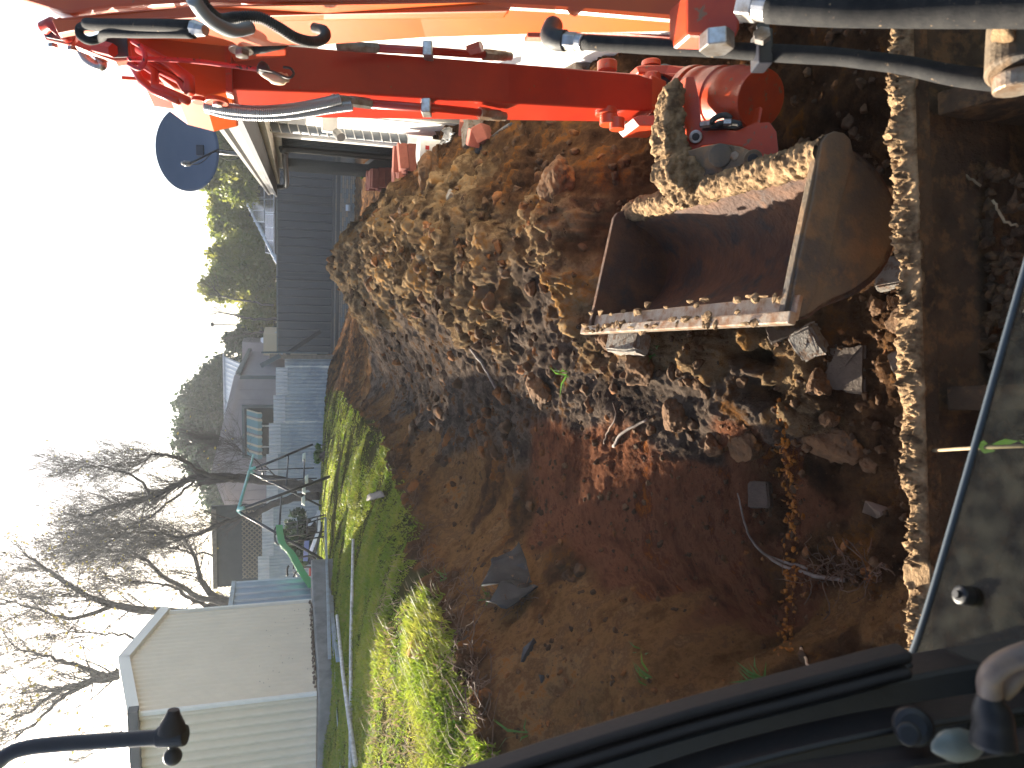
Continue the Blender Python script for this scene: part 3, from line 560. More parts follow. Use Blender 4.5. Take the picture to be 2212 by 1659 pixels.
# ---- cottage with the awning
HY = 27.5; cr = PY(515, 813, HY); cl_ = PY(470, 1000, HY)
t = thing('cottage', (cr[0]-3, HY+2, .5), 'mauve weatherboard cottage with an awning over its window, behind the iron fence', 'cottage')
zr = lambda x_: cr[2]+(cr[0]-x_)/(cr[0]-cl_[0])*(cl_[2]-cr[2])
xl = cl_[0]-5.2
mb = MB(); top = [(cr[0], zr(cr[0])), (cl_[0]-.3, zr(cl_[0]-.3)), (xl, zr(cl_[0])-1.6)]
mb.prism([(x_, HY, z_) for x_, z_ in [(xl, .4)]+[(cr[0], .4)]+top], (0, 5.5, 0)); mb.build('wall', M['cottage'], t)
mb = MB(); mb2 = MB()
x_ = cr[0]-.1; k = 0
while x_ > xl+.3:
    zt_ = (zr(x_) if x_ > cl_[0]-.3 else zr(cl_[0])-(cl_[0]-.3-x_)/(cl_[0]-.3-xl)*1.6)-.12; mb.box((x_, HY-.012, (.5+zt_)/2), (.02, .03, zt_-.5)); x_ -= .38 if k % 1 == 0 else .1; k += 1
mb.build('batten', M['cottage'], t)
for a, b in ((top[0], top[1]), (top[1], top[2])):
    a3 = V(a[0], HY-.08, a[1]); b3 = V(b[0], HY-.08, b[1]); d = unit(b3-a3); mb2.box((a3+b3)/2+[0, 0, .04], (np.linalg.norm(b3-a3)+.1, .05, .2), (d, (0, 1, 0), np.cross(d, (0, 1, 0))))
mb2.build('barge_board', M['cottage'], t)
MB().box((cr[0]-.02, HY-.04, (cr[2]+.5)/2), (.12, .1, cr[2]-.55)).build('corner_trim', M['cottagetrim'], t)
er = PY(500, 783, HY+3)
mb = MB(); q = PY(536, 776, HY+4.5); mb.prism([(cr[0]+.02, HY, cr[2]+.1), (q[0]+.3, HY+4.8, q[2]-.0), (q[0]+.3, HY+4.8, q[2]-.12), (cr[0]+.02, HY, cr[2]-.08)], (.12, -.05, 0)); mb.build('eave', M['cottagetrim'], t)
mb = MB(); mb.prism([(cr[0]+.01, HY+.05, .4), (q[0]+.2, HY+4.8, .4), (q[0]+.2, HY+4.8, q[2]-.1), (cr[0]+.01, HY+.05, cr[2]-.05)], (-.1, 0, 0)); mb.build('side_wall', M['cottage'], t)
w0 = PY(527, 985, HY-.05); w1 = PY(590, 878, HY-.05)
fr = MB().box(((w0[0]+w1[0])/2, HY-.06, (w0[2]+w1[2])/2-.1), (w1[0]-w0[0]+.12, .1, w0[2]-w1[2]+.3)).build('window', M['cottagetrim'], t)
MB().box(((w0[0]+w1[0])/2-.02, HY-.115, (w0[2]+w1[2])/2-.1), (w1[0]-w0[0]-.05, .01, w0[2]-w1[2]+.12)).build('pane', M['darkglass'], fr)
mb = MB(); mb.box((w0[0]+(w1[0]-w0[0])*.62, HY-.13, w1[2]+.2), (.07, .03, .75)).box((w0[0]+.35, HY-.13, w1[2]+.15), (.05, .03, .65)); mb.build('mullion', M['capping'], fr)
a0 = PY(534, 984, HY-.15); a1 = PY(534, 884, HY-.15); zbot = PY(564, 930, HY-.9)[2]; n0 = 46; vs = []; fs = []
for i in range(n0+1):
    x_ = a0[0]+(a1[0]-a0[0])*i/n0; sc = .035*abs(math.sin(i/n0*math.pi*8)); vs += [(x_, HY-.13, a0[2]), (x_, HY-.62, zbot+.12), (x_, HY-.63, zbot-sc)]
for i in range(n0): b = 3*i; fs += [(b, b+3, b+4, b+1), (b+1, b+4, b+5, b+2)]
aw = MB().add(vs, fs).build('awning', M['awning'], t, loc=None)
md = aw.modifiers.new('thick', 'SOLIDIFY'); md.thickness = .006
c1 = PY(471, 981, HY-.05); MB().box((c1[0], HY-.05, c1[2]-1), (.001, .001, .001))
# second roof, dark shingle + ribbed pale iron behind
g0 = PY(484, 783, HY+7); g1 = PY(484, 885, HY+7); g2 = PY(510, 800, HY+4)
t = thing('roof_building', (g0[0]-1, HY+8, .5), 'building behind the cottage with a pale ribbed iron roof', 'building')
n_ = unit(np.array([0, -1.9, -.75])); zt_ = g0[2]
mb = MB(); corr_sheet(mb, (g1[0]-1, HY+7, zt_), (1, 0, 0), g0[0]-g1[0]+1.3, 3.2, .2, .03, 'rib', base=(0, -.92, -.42), out=(0, -.42, .92)); mb.build('roof', M['ridge'], t)
MB().box((g0[0]-1.1, HY+9.3, (zt_-1)/2+.2), (4.0, 4.4, zt_-.9)).build('wall', M['cottage'], t)
MB().box(((g0[0]+g1[0])/2-.4, HY+7, zt_+.02), (g0[0]-g1[0]+1.6, .12, .06)).build('ridge_cap', M['capping'], t)
# ---- timber lattice screen and pergola behind the small shed
t = thing('lattice_screen', PL(600, 1170, 19.2), 'brown diamond lattice screen over a dark opening behind the iron fence', 'lattice')
def lattice(mb, o, u, v, W, H_, st, w_, th_, nrm):
    k = -int(H_/st)-1
    for sgn in (1, -1):
        for i in range(-int(H_/st)-1, int(W/st)+2):
            pts = []
            for s_ in np.linspace(0, 1, 2): pass
            x0 = i*st if sgn == 1 else i*st+H_; x1 = x0+sgn*H_; y0, y1 = 0, H_
            def clip(x0, y0, x1, y1):
                t0, t1 = 0, 1; dx, dy = x1-x0, y1-y0
                for p_, q_ in ((-dx, x0), (dx, W-x0), (-dy, y0), (dy, H_-y0)):
                    if abs(p_) < 1e-9:
                        if q_ < 0: return None
                    else:
                        r_ = q_/p_
                        if p_ < 0: t0 = max(t0, r_)
                        else: t1 = min(t1, r_)
                return None if t0 >= t1 else (x0+t0*dx, y0+t0*dy, x0+t1*dx, y0+t1*dy)
            c_ = clip(x0, y0, x1, y1)
            if c_ is None: continue
            a = o+u*c_[0]+v*c_[1]; b = o+u*c_[2]+v*c_[3]
            if np.linalg.norm(b-a) < .03: continue
            d = unit(b-a); mb.box((a+b)/2+nrm*th_*sgn*.5, (np.linalg.norm(b-a), w_, th_), (d, np.cross(nrm, d), nrm))
    return mb
p0 = PY(566, 1240, 21.2); p1 = PY(530, 1160, 21.2); pb = PY(567, 1240, 21.2)
lattice(MB(), V(pb[0]-.1, 21.2, pb[2]), V(1, 0, 0), V(0, 0, 1), p1[0]-p0[0]+.9, .55, .14, .035, .012, V(0, -1, 0)).build('slats', M['timber'], t)
MB().box(((p0[0]+p1[0])/2+.3, 21.3, pb[2]+.6), (p1[0]-p0[0]+1.3, .06, 1.5)).build('backing', M['darkclad'], t)
MB().box(((p0[0]+p1[0])/2+.3, 21.1, pb[2]+1.28), (p1[0]-p0[0]+1.2, .08, .12)).build('beam', M['timber'], t)
t = thing('lattice_fence', PL(490, 1180, 26), 'white diagonal lattice strip high behind the bare branches', 'lattice')
a = PY(500, 1310, 26); b = PY(500, 1100, 26)
lattice(MB(), V(a[0], 26, a[2]-.05), V(1, 0, 0), V(0, 0, 1), b[0]-a[0], .5, .13, .04, .012, V(0, -1, 0)).build('slats', M['whitetrim'], t)
MB().box(((a[0]+b[0])/2, 26.02, a[2]-.1), (b[0]-a[0], .06, .08)).build('rail', M['timber'], t)
MB().box((a[0]+1, 26.3, a[2]-.9), (3.8, .1, 1.7)).build('wall', M['cottage'], t)
# ---- tan outbuilding and thin light pole beyond the dark fence
a = PY(566, 768, 29); b = PY(600, 722, 29)
t = thing('tan_outbuilding', (a[0], 30, 0), 'small tan outbuilding just showing over the left end of the dark fence', 'outbuilding')
MB().box(((a[0]+b[0])/2, 30, a[2]/2-.1), (b[0]-a[0], 2, a[2]+.1)).build('wall', M['tanw'], t)
mb = MB(); mb.prism([(a[0]-.1, 28.9, a[2]-.75), (b[0]+.2, 28.9, a[2]-.75), (b[0]-.4, 30.5, a[2]+.05), (a[0]+.3, 30.5, a[2]+.05)], (0, .05, .05)); mb.build('roof', M['capping'], t)
a = PY(461, 701, 38); mb = MB().tube([(a[0], 38, .5), (a[0], 38, a[2])], [.05, .03], 8); t = thing('light_pole', (a[0], 38, .5), 'thin grey light pole rising above the trees beyond the dark fence', 'pole')
mb.build('pole', M['soffit'], t, True); MB().lump((a[0], 38, a[2]+.05), (.13, .13, .1), 3, 1, .1).build('lamp_head', M['soffit'], t)
# ---- tiled house with solar panels
SY = 31.0
t = thing('tiled_house', (0, SY, 0), 'house beyond the dark fence with a dark tiled roof and solar panels', 'house')
ap = PY(532, 440, SY+5); ev = PY(600, 570, SY); er_ = PY(600, 330, SY); apr = PY(532, 300, SY+5)
mb = MB(); e0 = V(ev[0]+.0, SY, 2.0); e1 = V(er_[0]+4, SY, 2.0); r0 = V(ap[0]+.3, SY+5, ap[2]); r1 = V(apr[0]+4, SY+5, ap[2])
mb.prism([e0, e1, r1, r0], (0, .12, -.12)); mb.prism([e0, r0, r0+[-.2, 5, 0], e0+[0, 10, 0]], (.02, 0, -.15)); mb.build('roof', M['roof'], t)
mb = MB(); d = unit(r0-e0)
for k in range(14): c_ = e0+(r0-e0)*(k+.5)/14; mb.cyl(c_-d*.22+[0, 0, .05], c_+d*.2+[0, 0, .09], .09, 8)
mb.build('ridge_tiles', M['capping'], t, True)
MB().box((e0[0]+4, SY+5, .9), (7.8, 9, 2.3)).build('wall', M['brick'], t)
sl_n = unit(np.cross(e1-e0, r0-e0)); sl_n = sl_n if sl_n[2] > 0 else -sl_n; su = unit(r1-r0); sv = unit(np.cross(sl_n, su)); sv = sv if sv[2] > 0 else -sv
for row, (t0_, t1_) in (('lo', (551, 385)), ('hi', (482, 385))):
    tx_ = 597 if row == 'lo' else 576
    oo = PP(tx_, t0_, e0, sl_n)+sl_n*.08; o1 = PP(tx_, t1_-60, e0, sl_n); Wd = np.dot(o1-oo, su); n0 = max(1, int(Wd/1.05))
    hh_ = abs(np.dot(PP(578 if row == 'lo' else 546, 500, e0, sl_n)-oo, sv)) if row == 'hi' else abs(np.dot(PP(578, 500, e0, sl_n)-oo, sv))
    hh_ = min(hh_, 1.75)
    pw = 1.62 if row == 'lo' else 1.0
    for i in range(int(Wd/pw)):
        c_ = oo+su*(i+.5)*pw+sv*hh_/2; fr = MB().box(c_, (pw-.03, hh_-.03, .04), (su, sv, sl_n)).build('solar_panel', M['solarframe'], t)
        mb = MB(); nx, ny = (2, 6) if row == 'hi' else (3, 3)
        nx, ny = max(2, round(pw/.5)), max(2, round(hh_/.5))
        for p_ in range(nx):
            for q_ in range(ny):
                mb.box(c_+su*((p_+.5)/nx-.5)*(pw-.08)+sv*((q_+.5)/ny-.5)*(hh_-.08)+sl_n*.022, ((pw-.08)/nx-.025, (hh_-.08)/ny-.025, .006), (su, sv, sl_n))
        mb.build('cells', M['solar'], fr)
# ---- the house on the right
HX = .85; GX = .45
t = thing('house', (HX, 8, -.1), 'white and dark clad house close on the right with a grey gutter', 'house')
yb = 8.0; ye = 13.9
MB().box((HX+1.5, 4.0, .93), (3, yb*1-.0, 2.2)).build('white_wall', M['white'], t) if False else None
mb = MB(); mb.box((HX+1.5, (2.6+yb)/2, .9), (3, yb-2.6, 2.06)); mb.build('white_wall', M['white'], t)
corr_sheet(MB(), (HX+.06, yb, .0), (0, 1, 0), ye-yb, 1.86, .15, .03, 'rib', out=(-1, 0, 0)).build('dark_wall', M['darkclad'], t)
MB().box((HX+1.6, (yb+ye)/2, .85), (3, ye-yb-.02, 2.0)).build('inner_wall', M['darkclad'], t)
mb = MB(); mb.box((HX-.01, 7.9, .95), (.04, .16, 1.75)); mb.build('corner_post', M['white'], t)
mb = MB(); mb.box((HX-.02, 5.8, .95), (.05, .12, 1.75)); mb.build('cover_strip', M['whitetrim'], t)
# window in the dark wall
fr = MB(); wy0, wy1 = 9.2, 10.6
fr.box((HX+.02, (wy0+wy1)/2, 1.2), (.05, wy1-wy0, 1.15)); fo = fr.build('window', M['cottagetrim'], t); MB().box((HX-.008, (wy0+wy1)/2, 1.2), (.006, wy1-wy0-.12, 1.02)).build('pane', M['darkglass'], fo)
# grey pipe wrapped with white wire
mb = MB(); pa, pb = PX(584, 274, HX-.12), PX(880, 300, HX-.12); mb.tube([pa, pb], .035, 16); pp_ = mb.build('vent_pipe', M['greypipe'], t, True)
mb = MB(); ts = np.linspace(0, 1, 180); ax_ = unit(pb-pa); e1_ = unit(np.cross(ax_, (1, 0, 0))); e2_ = np.cross(ax_, e1_)
mb.tube([pa+(pb-pa)*t_+(e1_*math.cos(t_*2*np.pi*15)+e2_*math.sin(t_*2*np.pi*15))*.039 for t_ in ts], .004, 5); mb.build('wire', M['white'], pp_, True)
# wall light
w_ = PX(712, 268, HX-.1); MB().cbox(w_, (.12, .1, .11), .01).build('sensor_light', M['white'], t)
MB().cyl(w_+[-.06, -.04, -.05], w_+[-.1, -.1, -.08], .035, 14).build('lamp', M['gutter'], t)
# down pipe along the dark wall
e_ = PX(600, 405, GX+.05); mb = MB(); tp = PX(601, 412, GX+.12)
mb.tube(smoothpath([(GX+.1, 12.6, 1.86), (GX+.1, 12.5, 1.74), (GX+.14, 12.3, 1.69), (GX+.3, 10.4, 1.70), (HX-.08, 8.95, 1.69), (HX-.06, 8.8, 1.6), (HX-.06, 8.8, .1)], 5), .035, 12); mb.build('downpipe', M['pipe'], t, True)
# eave, soffit, gutter, roof
gz_ = 1.91
mb = MB(); mb.box(((GX+HX)/2+.1, 7.6, gz_-.06), (HX-GX+.3, 10.4, .03)); mb.build('soffit', M['soffit'], t)
mb = MB(); mb.box((HX-.16, 7.6, gz_-.09), (.18, 10.3, .05)); mb.box((HX+.02, 7.6, gz_-.13), (.06, 10.2, .1)); mb.build('eave_trim', M['whitetrim'], t)
prof = [(0, 0), (-.012, .02), (-.012, .075), (-.03, .09), (-.03, .115), (-.018, .12), (-.018, .1), (0, .088), (.012, .03), (.09, .03), (.09, 0)]
mb = MB(); mb.prism([(GX+x_, 2.4, gz_-.05+z_) for x_, z_ in prof], (0, 10.46, 0)); mb.build('gutter', M['gutter'], t)
mb = MB(); mb.box((GX+.1, 7.6, gz_+.0), (.03, 10.4, .13)); mb.build('fascia', M['whitetrim'], t)
mb = MB(); rs = .36
mb.prism([(GX+.06, 2.4, gz_+.07), (GX+.06+3, 2.4, gz_+.07+3*rs), (GX+.06+3, 2.4, gz_+.02+3*rs), (GX+.06, 2.4, gz_+.02)], (0, 10.45, 0)); mb.build('roof', M['roof'], t)
# brick stacks by the dark wall
def brick_pile(n0, cx, cy, z0, label, rows, per, rot=0, jit_=.02):
    for r_ in range(rows):
        for i in range(per):
            if rng.random() < .12 and r_ == rows-1: continue
            c_ = V(cx+rng.uniform(-jit_, jit_), cy+i*.12-per*.06, z0+.04+r_*.079); a = rot+rng.uniform(-.12, .12)
            o = MB().cbox((0, 0, 0), (.23, .11, .076), .004).build('brick', M['brick'], loc=(0, 0, 0)); o.location = Vector(c_); o.rotation_euler = (0, 0, a)
            if r_ == rows-1 and rng.random() < .5: o.rotation_euler = (0, R(rng.uniform(-6, 6)), a+rng.uniform(-.6, .6))
            BR.append((o, label))
BR = []
p = PX(805, 385, .62); brick_pile(0, .60, p[1], p[2]-.42, 'beyond the middle', 6, 7); brick_pile(0, .55, p[1]-1.6, p[2]-.45, 'between the middle', 5, 6)
p = PX(845, 352, .6); brick_pile(0, .62, p[1]-.2, p[2]-.32, 'nearest the tub', 4, 4)
LBL = {'beyond the middle': ('red brick in the farthest stack along the foot of the dark wall', 'bricks of the farthest stack'), 'between the middle': ('red brick in the middle stack along the foot of the dark wall', 'bricks of the middle stack'), 'nearest the tub': ('red brick in the low stack just beyond the white tub', 'bricks of the stack beyond the tub')}
for o, lb_ in BR: tag(o, LBL[lb_][0], 'brick', LBL[lb_][1])
# ---- satellite dish on the roof edge
dc = P(405, 323, 7.0); t = thing('satellite_dish', dc+V(.1, .1, -.75), 'large slate blue satellite dish on a post above the gutter', 'satellite dish')
e1_ = (P(405-71, 340, 7.0)-dc); e2_ = (P(425, 323-86, 7.0)-dc)
ax1 = unit(-RT*.93+FW*.0+UP*-.28); nrm = unit(-FW*.86-RT*.18+UP*.42)
uu = unit(np.cross(nrm, (0, 0, 1))); vv = np.cross(uu, nrm); Rr = .41
vs = [dc-nrm*.06]; fs = []; rg_ = 12; sg = 56
for i in range(1, rg_+1):
    for j in range(sg): r_ = i/rg_; an = 2*math.pi*j/sg; vs.append(dc+(uu*math.cos(an)*.93+vv*math.sin(an)*1.0)*Rr*r_+nrm*(-.06+.07*r_*r_))
for j in range(sg): fs.append((0, 1+j, 1+(j+1) % sg))
for i in range(rg_-1):
    for j in range(sg): a_ = 1+i*sg+j; b_ = 1+i*sg+(j+1) % sg; fs.append((a_, a_+sg, b_+sg, b_))
o = MB().add(vs, fs).build('reflector', M['dish'], t, True); md = o.modifiers.new('thick', 'SOLIDIFY'); md.thickness = .006; md.offset = -1
mb = MB(); mb.tube([dc+(uu*math.cos(an)*.93+vv*math.sin(an))*Rr+nrm*.01 for an in np.linspace(0, 2*math.pi, 57)], .006, 6, caps=False); mb.build('rim', M['dish'], t, True)
low = dc-vv*Rr*.98+nrm*.0; foc = P(403, 353, 6.62); 
mb = MB(); mb.tube([low-nrm*.05+UP*.02, low+nrm*.06-UP*.02, foc-UP*.03], .010, 8); mb.build('feed_arm', M['blacksteel'], t, True)
mb = MB(); mb.cyl(foc-nrm*.035-UP*0, foc+nrm*.02, .022, 16, .027).cyl(foc+nrm*.02, foc+nrm*.05, .015, 12); mb.build('receiver', M['gutter'], t, True)
mb = MB(); mb.tube(smoothpath([foc+nrm*.04, foc-UP*.1-nrm*.02, low+nrm*.1-UP*.05, low+nrm*.05-UP*.12, low-UP*.2]), .004, 6); mb.tube(smoothpath([low+nrm*.05, low-UP*.08+RT*-.08, low-UP*.22+RT*-.05, low-UP*.28+RT*.02]), .004, 6); mb.build('cable', M['hose'], t, True)
mb = MB(); pb_ = PX(535, 334, .62); q = dc-nrm*.12-vv*.18; mb.tube([(q[0], q[1], 1.95), q], .022, 12); mb.tube([(q[0], q[1], 1.99), (q[0]+.28, q[1]+.02, 2.1)], .014, 8); mb.build('mast', M['gutter'], t, True)
mb = MB(); mb.cbox(dc-nrm*.09-vv*.12, (.1, .1, .12), .01, (uu, vv, nrm)); mb.build('bracket', M['blacksteel'], t)

# ================================================================== trees
TSC = 1.0
def limb(mb, p, r, wob=.0, n_=7): mb.tube(p, r, n_, caps=True)
def grow(mb, p, d, ln, r, depth, spread, upb, tips, segs=4, n_=5):
    pts = [p]; rs = [r]; q = p.copy(); dd = d.copy()
    for i in range(segs):
        dd = unit(dd+rng.normal(0, .13, 3)+upb*.06); q = q+dd*ln/segs; pts.append(q); rs.append(max(.0019*TSC, r*(1-.55*(i+1)/segs)))
    mb.tube(pts, rs, n_ if r > .02 else 3, caps=False)
    if depth <= 0: tips.append((q, dd)); return
    k = rng.integers(3, 6) if depth > 1 else rng.integers(3, 5)
    for i in range(k):
        j = rng.integers(1, segs+1); b = pts[j]; nd = unit(dd+rng.normal(0, spread, 3)+upb*.25); grow(mb, b, nd, ln*rng.uniform(.5, .8), rs[j]*.62, depth-1, spread, upb, tips, segs, n_)
def bare_tree(limbs, Lt, loc, label, twigs=(5, 3), ln0=1.2, seed=0, leaf=None, nleaf=0, r0=.14, upb=V(0, 0, 1), root=None, sc=1.0):
    global rng, TSC
    TSC = sc; ln0 *= sc
    rng = np.random.default_rng(seed); t = thing('bare_tree', loc, label, 'tree'); tr_ = MB(); cr_ = MB(); tips = []; 
    for pts, ra, rb in limbs:
        w_ = [PL(a, b, Lt+dl) for a, b, dl in pts]; w_ = smoothpath(w_, 5); w_ = [q+rng.normal(0, .02, 3) for q in w_]; rs = np.linspace(ra*.75*sc, rb*.75*sc, len(w_)); tr_.tube(w_, list(rs), 9)
        for i in range(len(w_)//3, len(w_)):
            for _ in range(twigs[0] if i > len(w_)*.55 else 1):
                d = unit(unit(w_[min(i+1, len(w_)-1)]-w_[i-1])+rng.normal(0, .6, 3)+upb*.3); grow(cr_, w_[i], d, ln0*rng.uniform(.5, 1.1), max(.0062*sc, rs[i]*.24), twigs[1], .5, upb, tips)
    tr_.build('trunk', M['bark'], t, True); cr_.build('crown', M['twig'], t)
    if nleaf:
        lf = MB(); idx = rng.choice(len(tips), min(nleaf, len(tips)), replace=False); pts = np.array([tips[i][0] for i in idx])+rng.normal(0, .06, (len(idx), 3)); lf_quads(pts, .024*sc, leaf, t)
    return t
def lf_quads(pts, size, m_, parent, name='leaves', elong=1.6):
    n0 = len(pts); a = rng.normal(0, 1, (n0, 3)); a /= np.linalg.norm(a, axis=1)[:, None]; b = np.cross(a, rng.normal(0, 1, (n0, 3))); b /= np.linalg.norm(b, axis=1)[:, None]
    s_ = (size*rng.uniform(.5, 1.3, n0))[:, None]; base = worldloc(parent)
    vs = np.stack([pts-a*s_*elong, pts+b*s_, pts+a*s_*elong, pts-b*s_], 1).reshape(-1, 3)-base
    me = bpy.data.meshes.new(name); me.vertices.add(len(vs)); me.vertices.foreach_set('co', vs.astype(np.float32).ravel()); me.loops.add(len(vs)); me.loops.foreach_set('vertex_index', np.arange(len(vs), dtype=np.int32))
    me.polygons.add(n0); me.polygons.foreach_set('loop_start', (np.arange(n0)*4).astype(np.int32)); me.update(); me.materials.append(m_)
    o = bpy.data.objects.new(name, me); COL.objects.link(o); o.parent = parent; return o
bare_tree([([(700,1052,0),(640,1046,0),(560,1034,0),(490,1030,0),(435,1030,.2),(385,1044,.4),(318,1076,.6),(240,1096,.8),(170,1120,1)], .20, .03),
           ([(520,1032,0),(450,1025,-.5),(385,992,-1),(345,982,-1.2),(300,1000,-1.4)], .09, .015), ([(690,1070,.2),(620,1080,.3),(550,1108,.5),(480,1130,.6),(400,1162,.8),(350,1150,1)], .15, .02),
           ([(330,1070,.5),(290,1030,.3),(230,1010,.2),(170,1000,.2)], .05, .01), ([(640,1060,.3),(560,1000,.2),(500,960,.0)], .03, .006), ([(430,1031,.2),(380,1075,.5),(300,1130,.8),(220,1180,.9)], .05, .01)],
          19, PL(700, 1055, 19), 'dark twisted bare tree rising behind the swing frame', (5, 3), .9, 5, M['leafy'], 150)
bare_tree([([(650,1300,0),(560,1305,0),(490,1300,0),(440,1262,.2),(420,1200,.3),(390,1150,.5)], .16, .02), ([(520,1306,0),(430,1290,-.3),(350,1240,-.4),(300,1200,-.4),(240,1190,-.4)], .09, .015),
           ([(600,1330,0),(480,1330,0),(350,1322,0),(245,1308,-.2),(180,1280,-.3),(110,1235,-.4),(50,1195,-.5)], .15, .02), ([(245,1308,-.2),(160,1335,-.2),(90,1320,-.3),(20,1300,-.4)], .06, .012),
           ([(480,1310,.1),(420,1300,.4),(380,1270,.7),(330,1260,.9),(260,1260,1)], .07, .012), ([(460,1200,0),(400,1190,0),(320,1170,0),(250,1150,0)], .03, .01)],
          25, PL(690, 1310, 25), 'bare multi-stemmed tree with a few yellow leaves behind the lean-to shed', (4, 3), .85, 6, M['leafy'], 750, sc=1.56)
bare_tree([([(600,1440,0),(430,1440,0),(300,1440,0),(240,1462,0),(190,1475,0),(130,1492,0),(60,1540,0)], .16, .02), ([(240,1462,0),(170,1440,.2),(110,1420,.2),(30,1400,.3)], .06, .012), ([(200,1470,0),(130,1510,-.2),(80,1560,-.3),(20,1600,-.4)], .05, .012),
           ([(330,1440,0),(290,1380,.3),(230,1370,.5),(150,1365,.5)], .04, .01), ([(320,1500,0),(280,1560,0),(240,1600,0)], .04, .01)],
          24, PL(690, 1445, 24), 'pale bare tree fanning upwards behind the cream shed, at the left of the yard', (3, 3), .75, 8, M['leafy'], 330, sc=1.78)
def leafy(name, label, blobs, Lt, m_, n0, size, trunk=True, seed=3, group=None):
    global rng
    rng = np.random.default_rng(seed); c_ = PL(blobs[0][0], blobs[0][1], Lt); t = thing(name, (c_[0], c_[1], .4), label, 'tree', group); pts = []
    mb = MB(); mb.tube([(c_[0], c_[1], .3), (c_[0]+.1, c_[1], c_[2]*.6), tuple(c_)], [.2, .14, .06], 8)
    tot = sum(b[2]*b[3] for b in blobs)
    for tx, ty, rx, ry in blobs:                 # rx down the sheet (height), ry along it
        q = PL(tx, ty, Lt); sc = Lt/F*1.05; k = int(n0*rx*ry/tot); ncl = max(6, k//70); cc_ = rng.normal(0, 1, (ncl, 3)); cc_ /= np.linalg.norm(cc_, axis=1)[:, None]; cc_ *= rng.uniform(.35, 1.0, (ncl, 1))**.6
        cc_ = cc_*np.array([ry, (rx+ry)/2, rx])*sc+q
        for c1_ in cc_[:18]: mb.tube([tuple(c_*[1, 1, .6]), tuple((c_*[1, 1, .8]+c1_)/2+rng.normal(0, .1, 3)), tuple(c1_)], [.05, .03, .01], 4, caps=False)
        w_ = rng.integers(0, ncl, k); pts.append(cc_[w_]+rng.normal(0, .16*min(rx, ry)*sc, (k, 3)))
    mb.build('trunk', M['bark'], t, True); lf_quads(np.concatenate(pts), size, m_, t, 'crown'); return t
leafy('evergreen_tree', 'dense dark round evergreen tree behind the cottage roof', [(440,905,48,80),(460,840,36,55),(430,960,40,45),(490,880,50,100),(540,880,60,110)], 42, M['leafd'], 42000, .085, seed=11)
leafy('evergreen_tree', 'dark evergreen tree low behind the lattice, left of the cottage', [(470,1010,50,40),(520,1060,60,70)], 40, M['leafd'], 15000, .08, seed=12)
leafy('olive_tree', 'loose olive green tree beyond the solar panels', [(500,470,40,40),(478,440,26,30),(540,480,45,60),(470,492,20,16),(545,400,40,60),(535,540,45,50)], 38, M['leafm'], 24000, .075, seed=13)
leafy('olive_tree', 'tall olive tree with yellow-green sunlit leaves above the dark fence', [(520,590,50,50),(490,560,30,35),(470,620,30,30),(560,620,35,60),(545,560,45,50),(560,670,30,45)], 36, M['leafm'], 28000, .07, seed=14)
leafy('olive_tree', 'grey-green tree behind the satellite dish', [(490,310,40,60),(470,270,30,30),(520,370,45,60),(450,380,22,26),(430,330,20,20)], 34, M['leafm'], 18000, .065, seed=15)
leafy('evergreen_tree', 'dark shrubby tree at the left end of the dark fence', [(520,740,30,26),(550,755,26,20),(560,700,30,30)], 37, M['leafd'], 8000, .07, seed=16)
bare_tree([([(600,690,0),(540,688,0),(500,680,0),(470,672,0)], .1, .02), ([(590,715,0),(530,722,0),(492,730,0)], .08, .015), ([(590,660,0),(530,650,0),(480,640,0),(460,622,0)], .08, .015)],
          35, PL(640, 690, 35), 'brown leafless tree beyond the middle of the dark fence', (3, 2), 1.4, 21)
leafy('shrub', 'dark climbing shrub on the iron fence under the green slide', [(640,1150,24,50),(660,1190,20,30)], 17.5, M['leafd'], 2600, .035, seed=17)
leafy('shrub', 'small leafy weed clump at the foot of the iron fence', [(690,985,10,24)], 18.5, M['weed'], 500, .04, seed=18)
# ================================================================== excavator (camera stands in its cab)
EX = thing('excavator', (0, -.3, 0), 'orange-red mini excavator seen from its own cab, mud bucket hanging in front', 'excavator')
def Q(mb, pts, ext): return mb.prism([P(a, b, c) if len(q_) == 3 else q_ for q_ in pts for a, b, c in [q_]], ext)
FWh = unit(FW*[1, 1, 0])
# --- digging arm: a box that narrows towards the bucket
def arm_sec(tx, ta, tb, d, dep_): return [P(tx, ta, d), P(tx, tb, d), P(tx, tb, d)+FWh*dep_, P(tx, ta, d)+FWh*dep_]
def loft(mb, secs):
    vs = [p for s_ in secs for p in s_]; k = len(secs[0]); fs = [(i*k+j, i*k+(j+1) % k, (i+1)*k+(j+1) % k, (i+1)*k+j) for i in range(len(secs)-1) for j in range(k)]
    fs += [tuple(range(k))[::-1], tuple((len(secs)-1)*k+j for j in range(k))]; return mb.add(vs, fs)
mb = loft(MB(), [arm_sec(300, 62, 172, 1.98, .2), arm_sec(497, 88, 193, 2.08, .24), arm_sec(735, 107, 201, 2.21, .22), arm_sec(1100, 136, 222, 2.45, .17), arm_sec(1375, 158, 238, 2.73, .13), arm_sec(1400, 166, 238, 2.76, .11), arm_sec(1415, 172, 238, 2.78, .08)])
arm = mb.build('arm', M['red'], EX, bevel=.006)
mb = MB(); mb.prism([P(1407, 160, 2.77), P(1440, 175, 2.8), P(1440, 228, 2.8), P(1407, 245, 2.77)], FWh*.1); mb.cyl(P(1408, 160, 2.82), P(1408, 244, 2.82), .035, 20); mb.build('arm_tip', M['orange'], arm, bevel=.004)
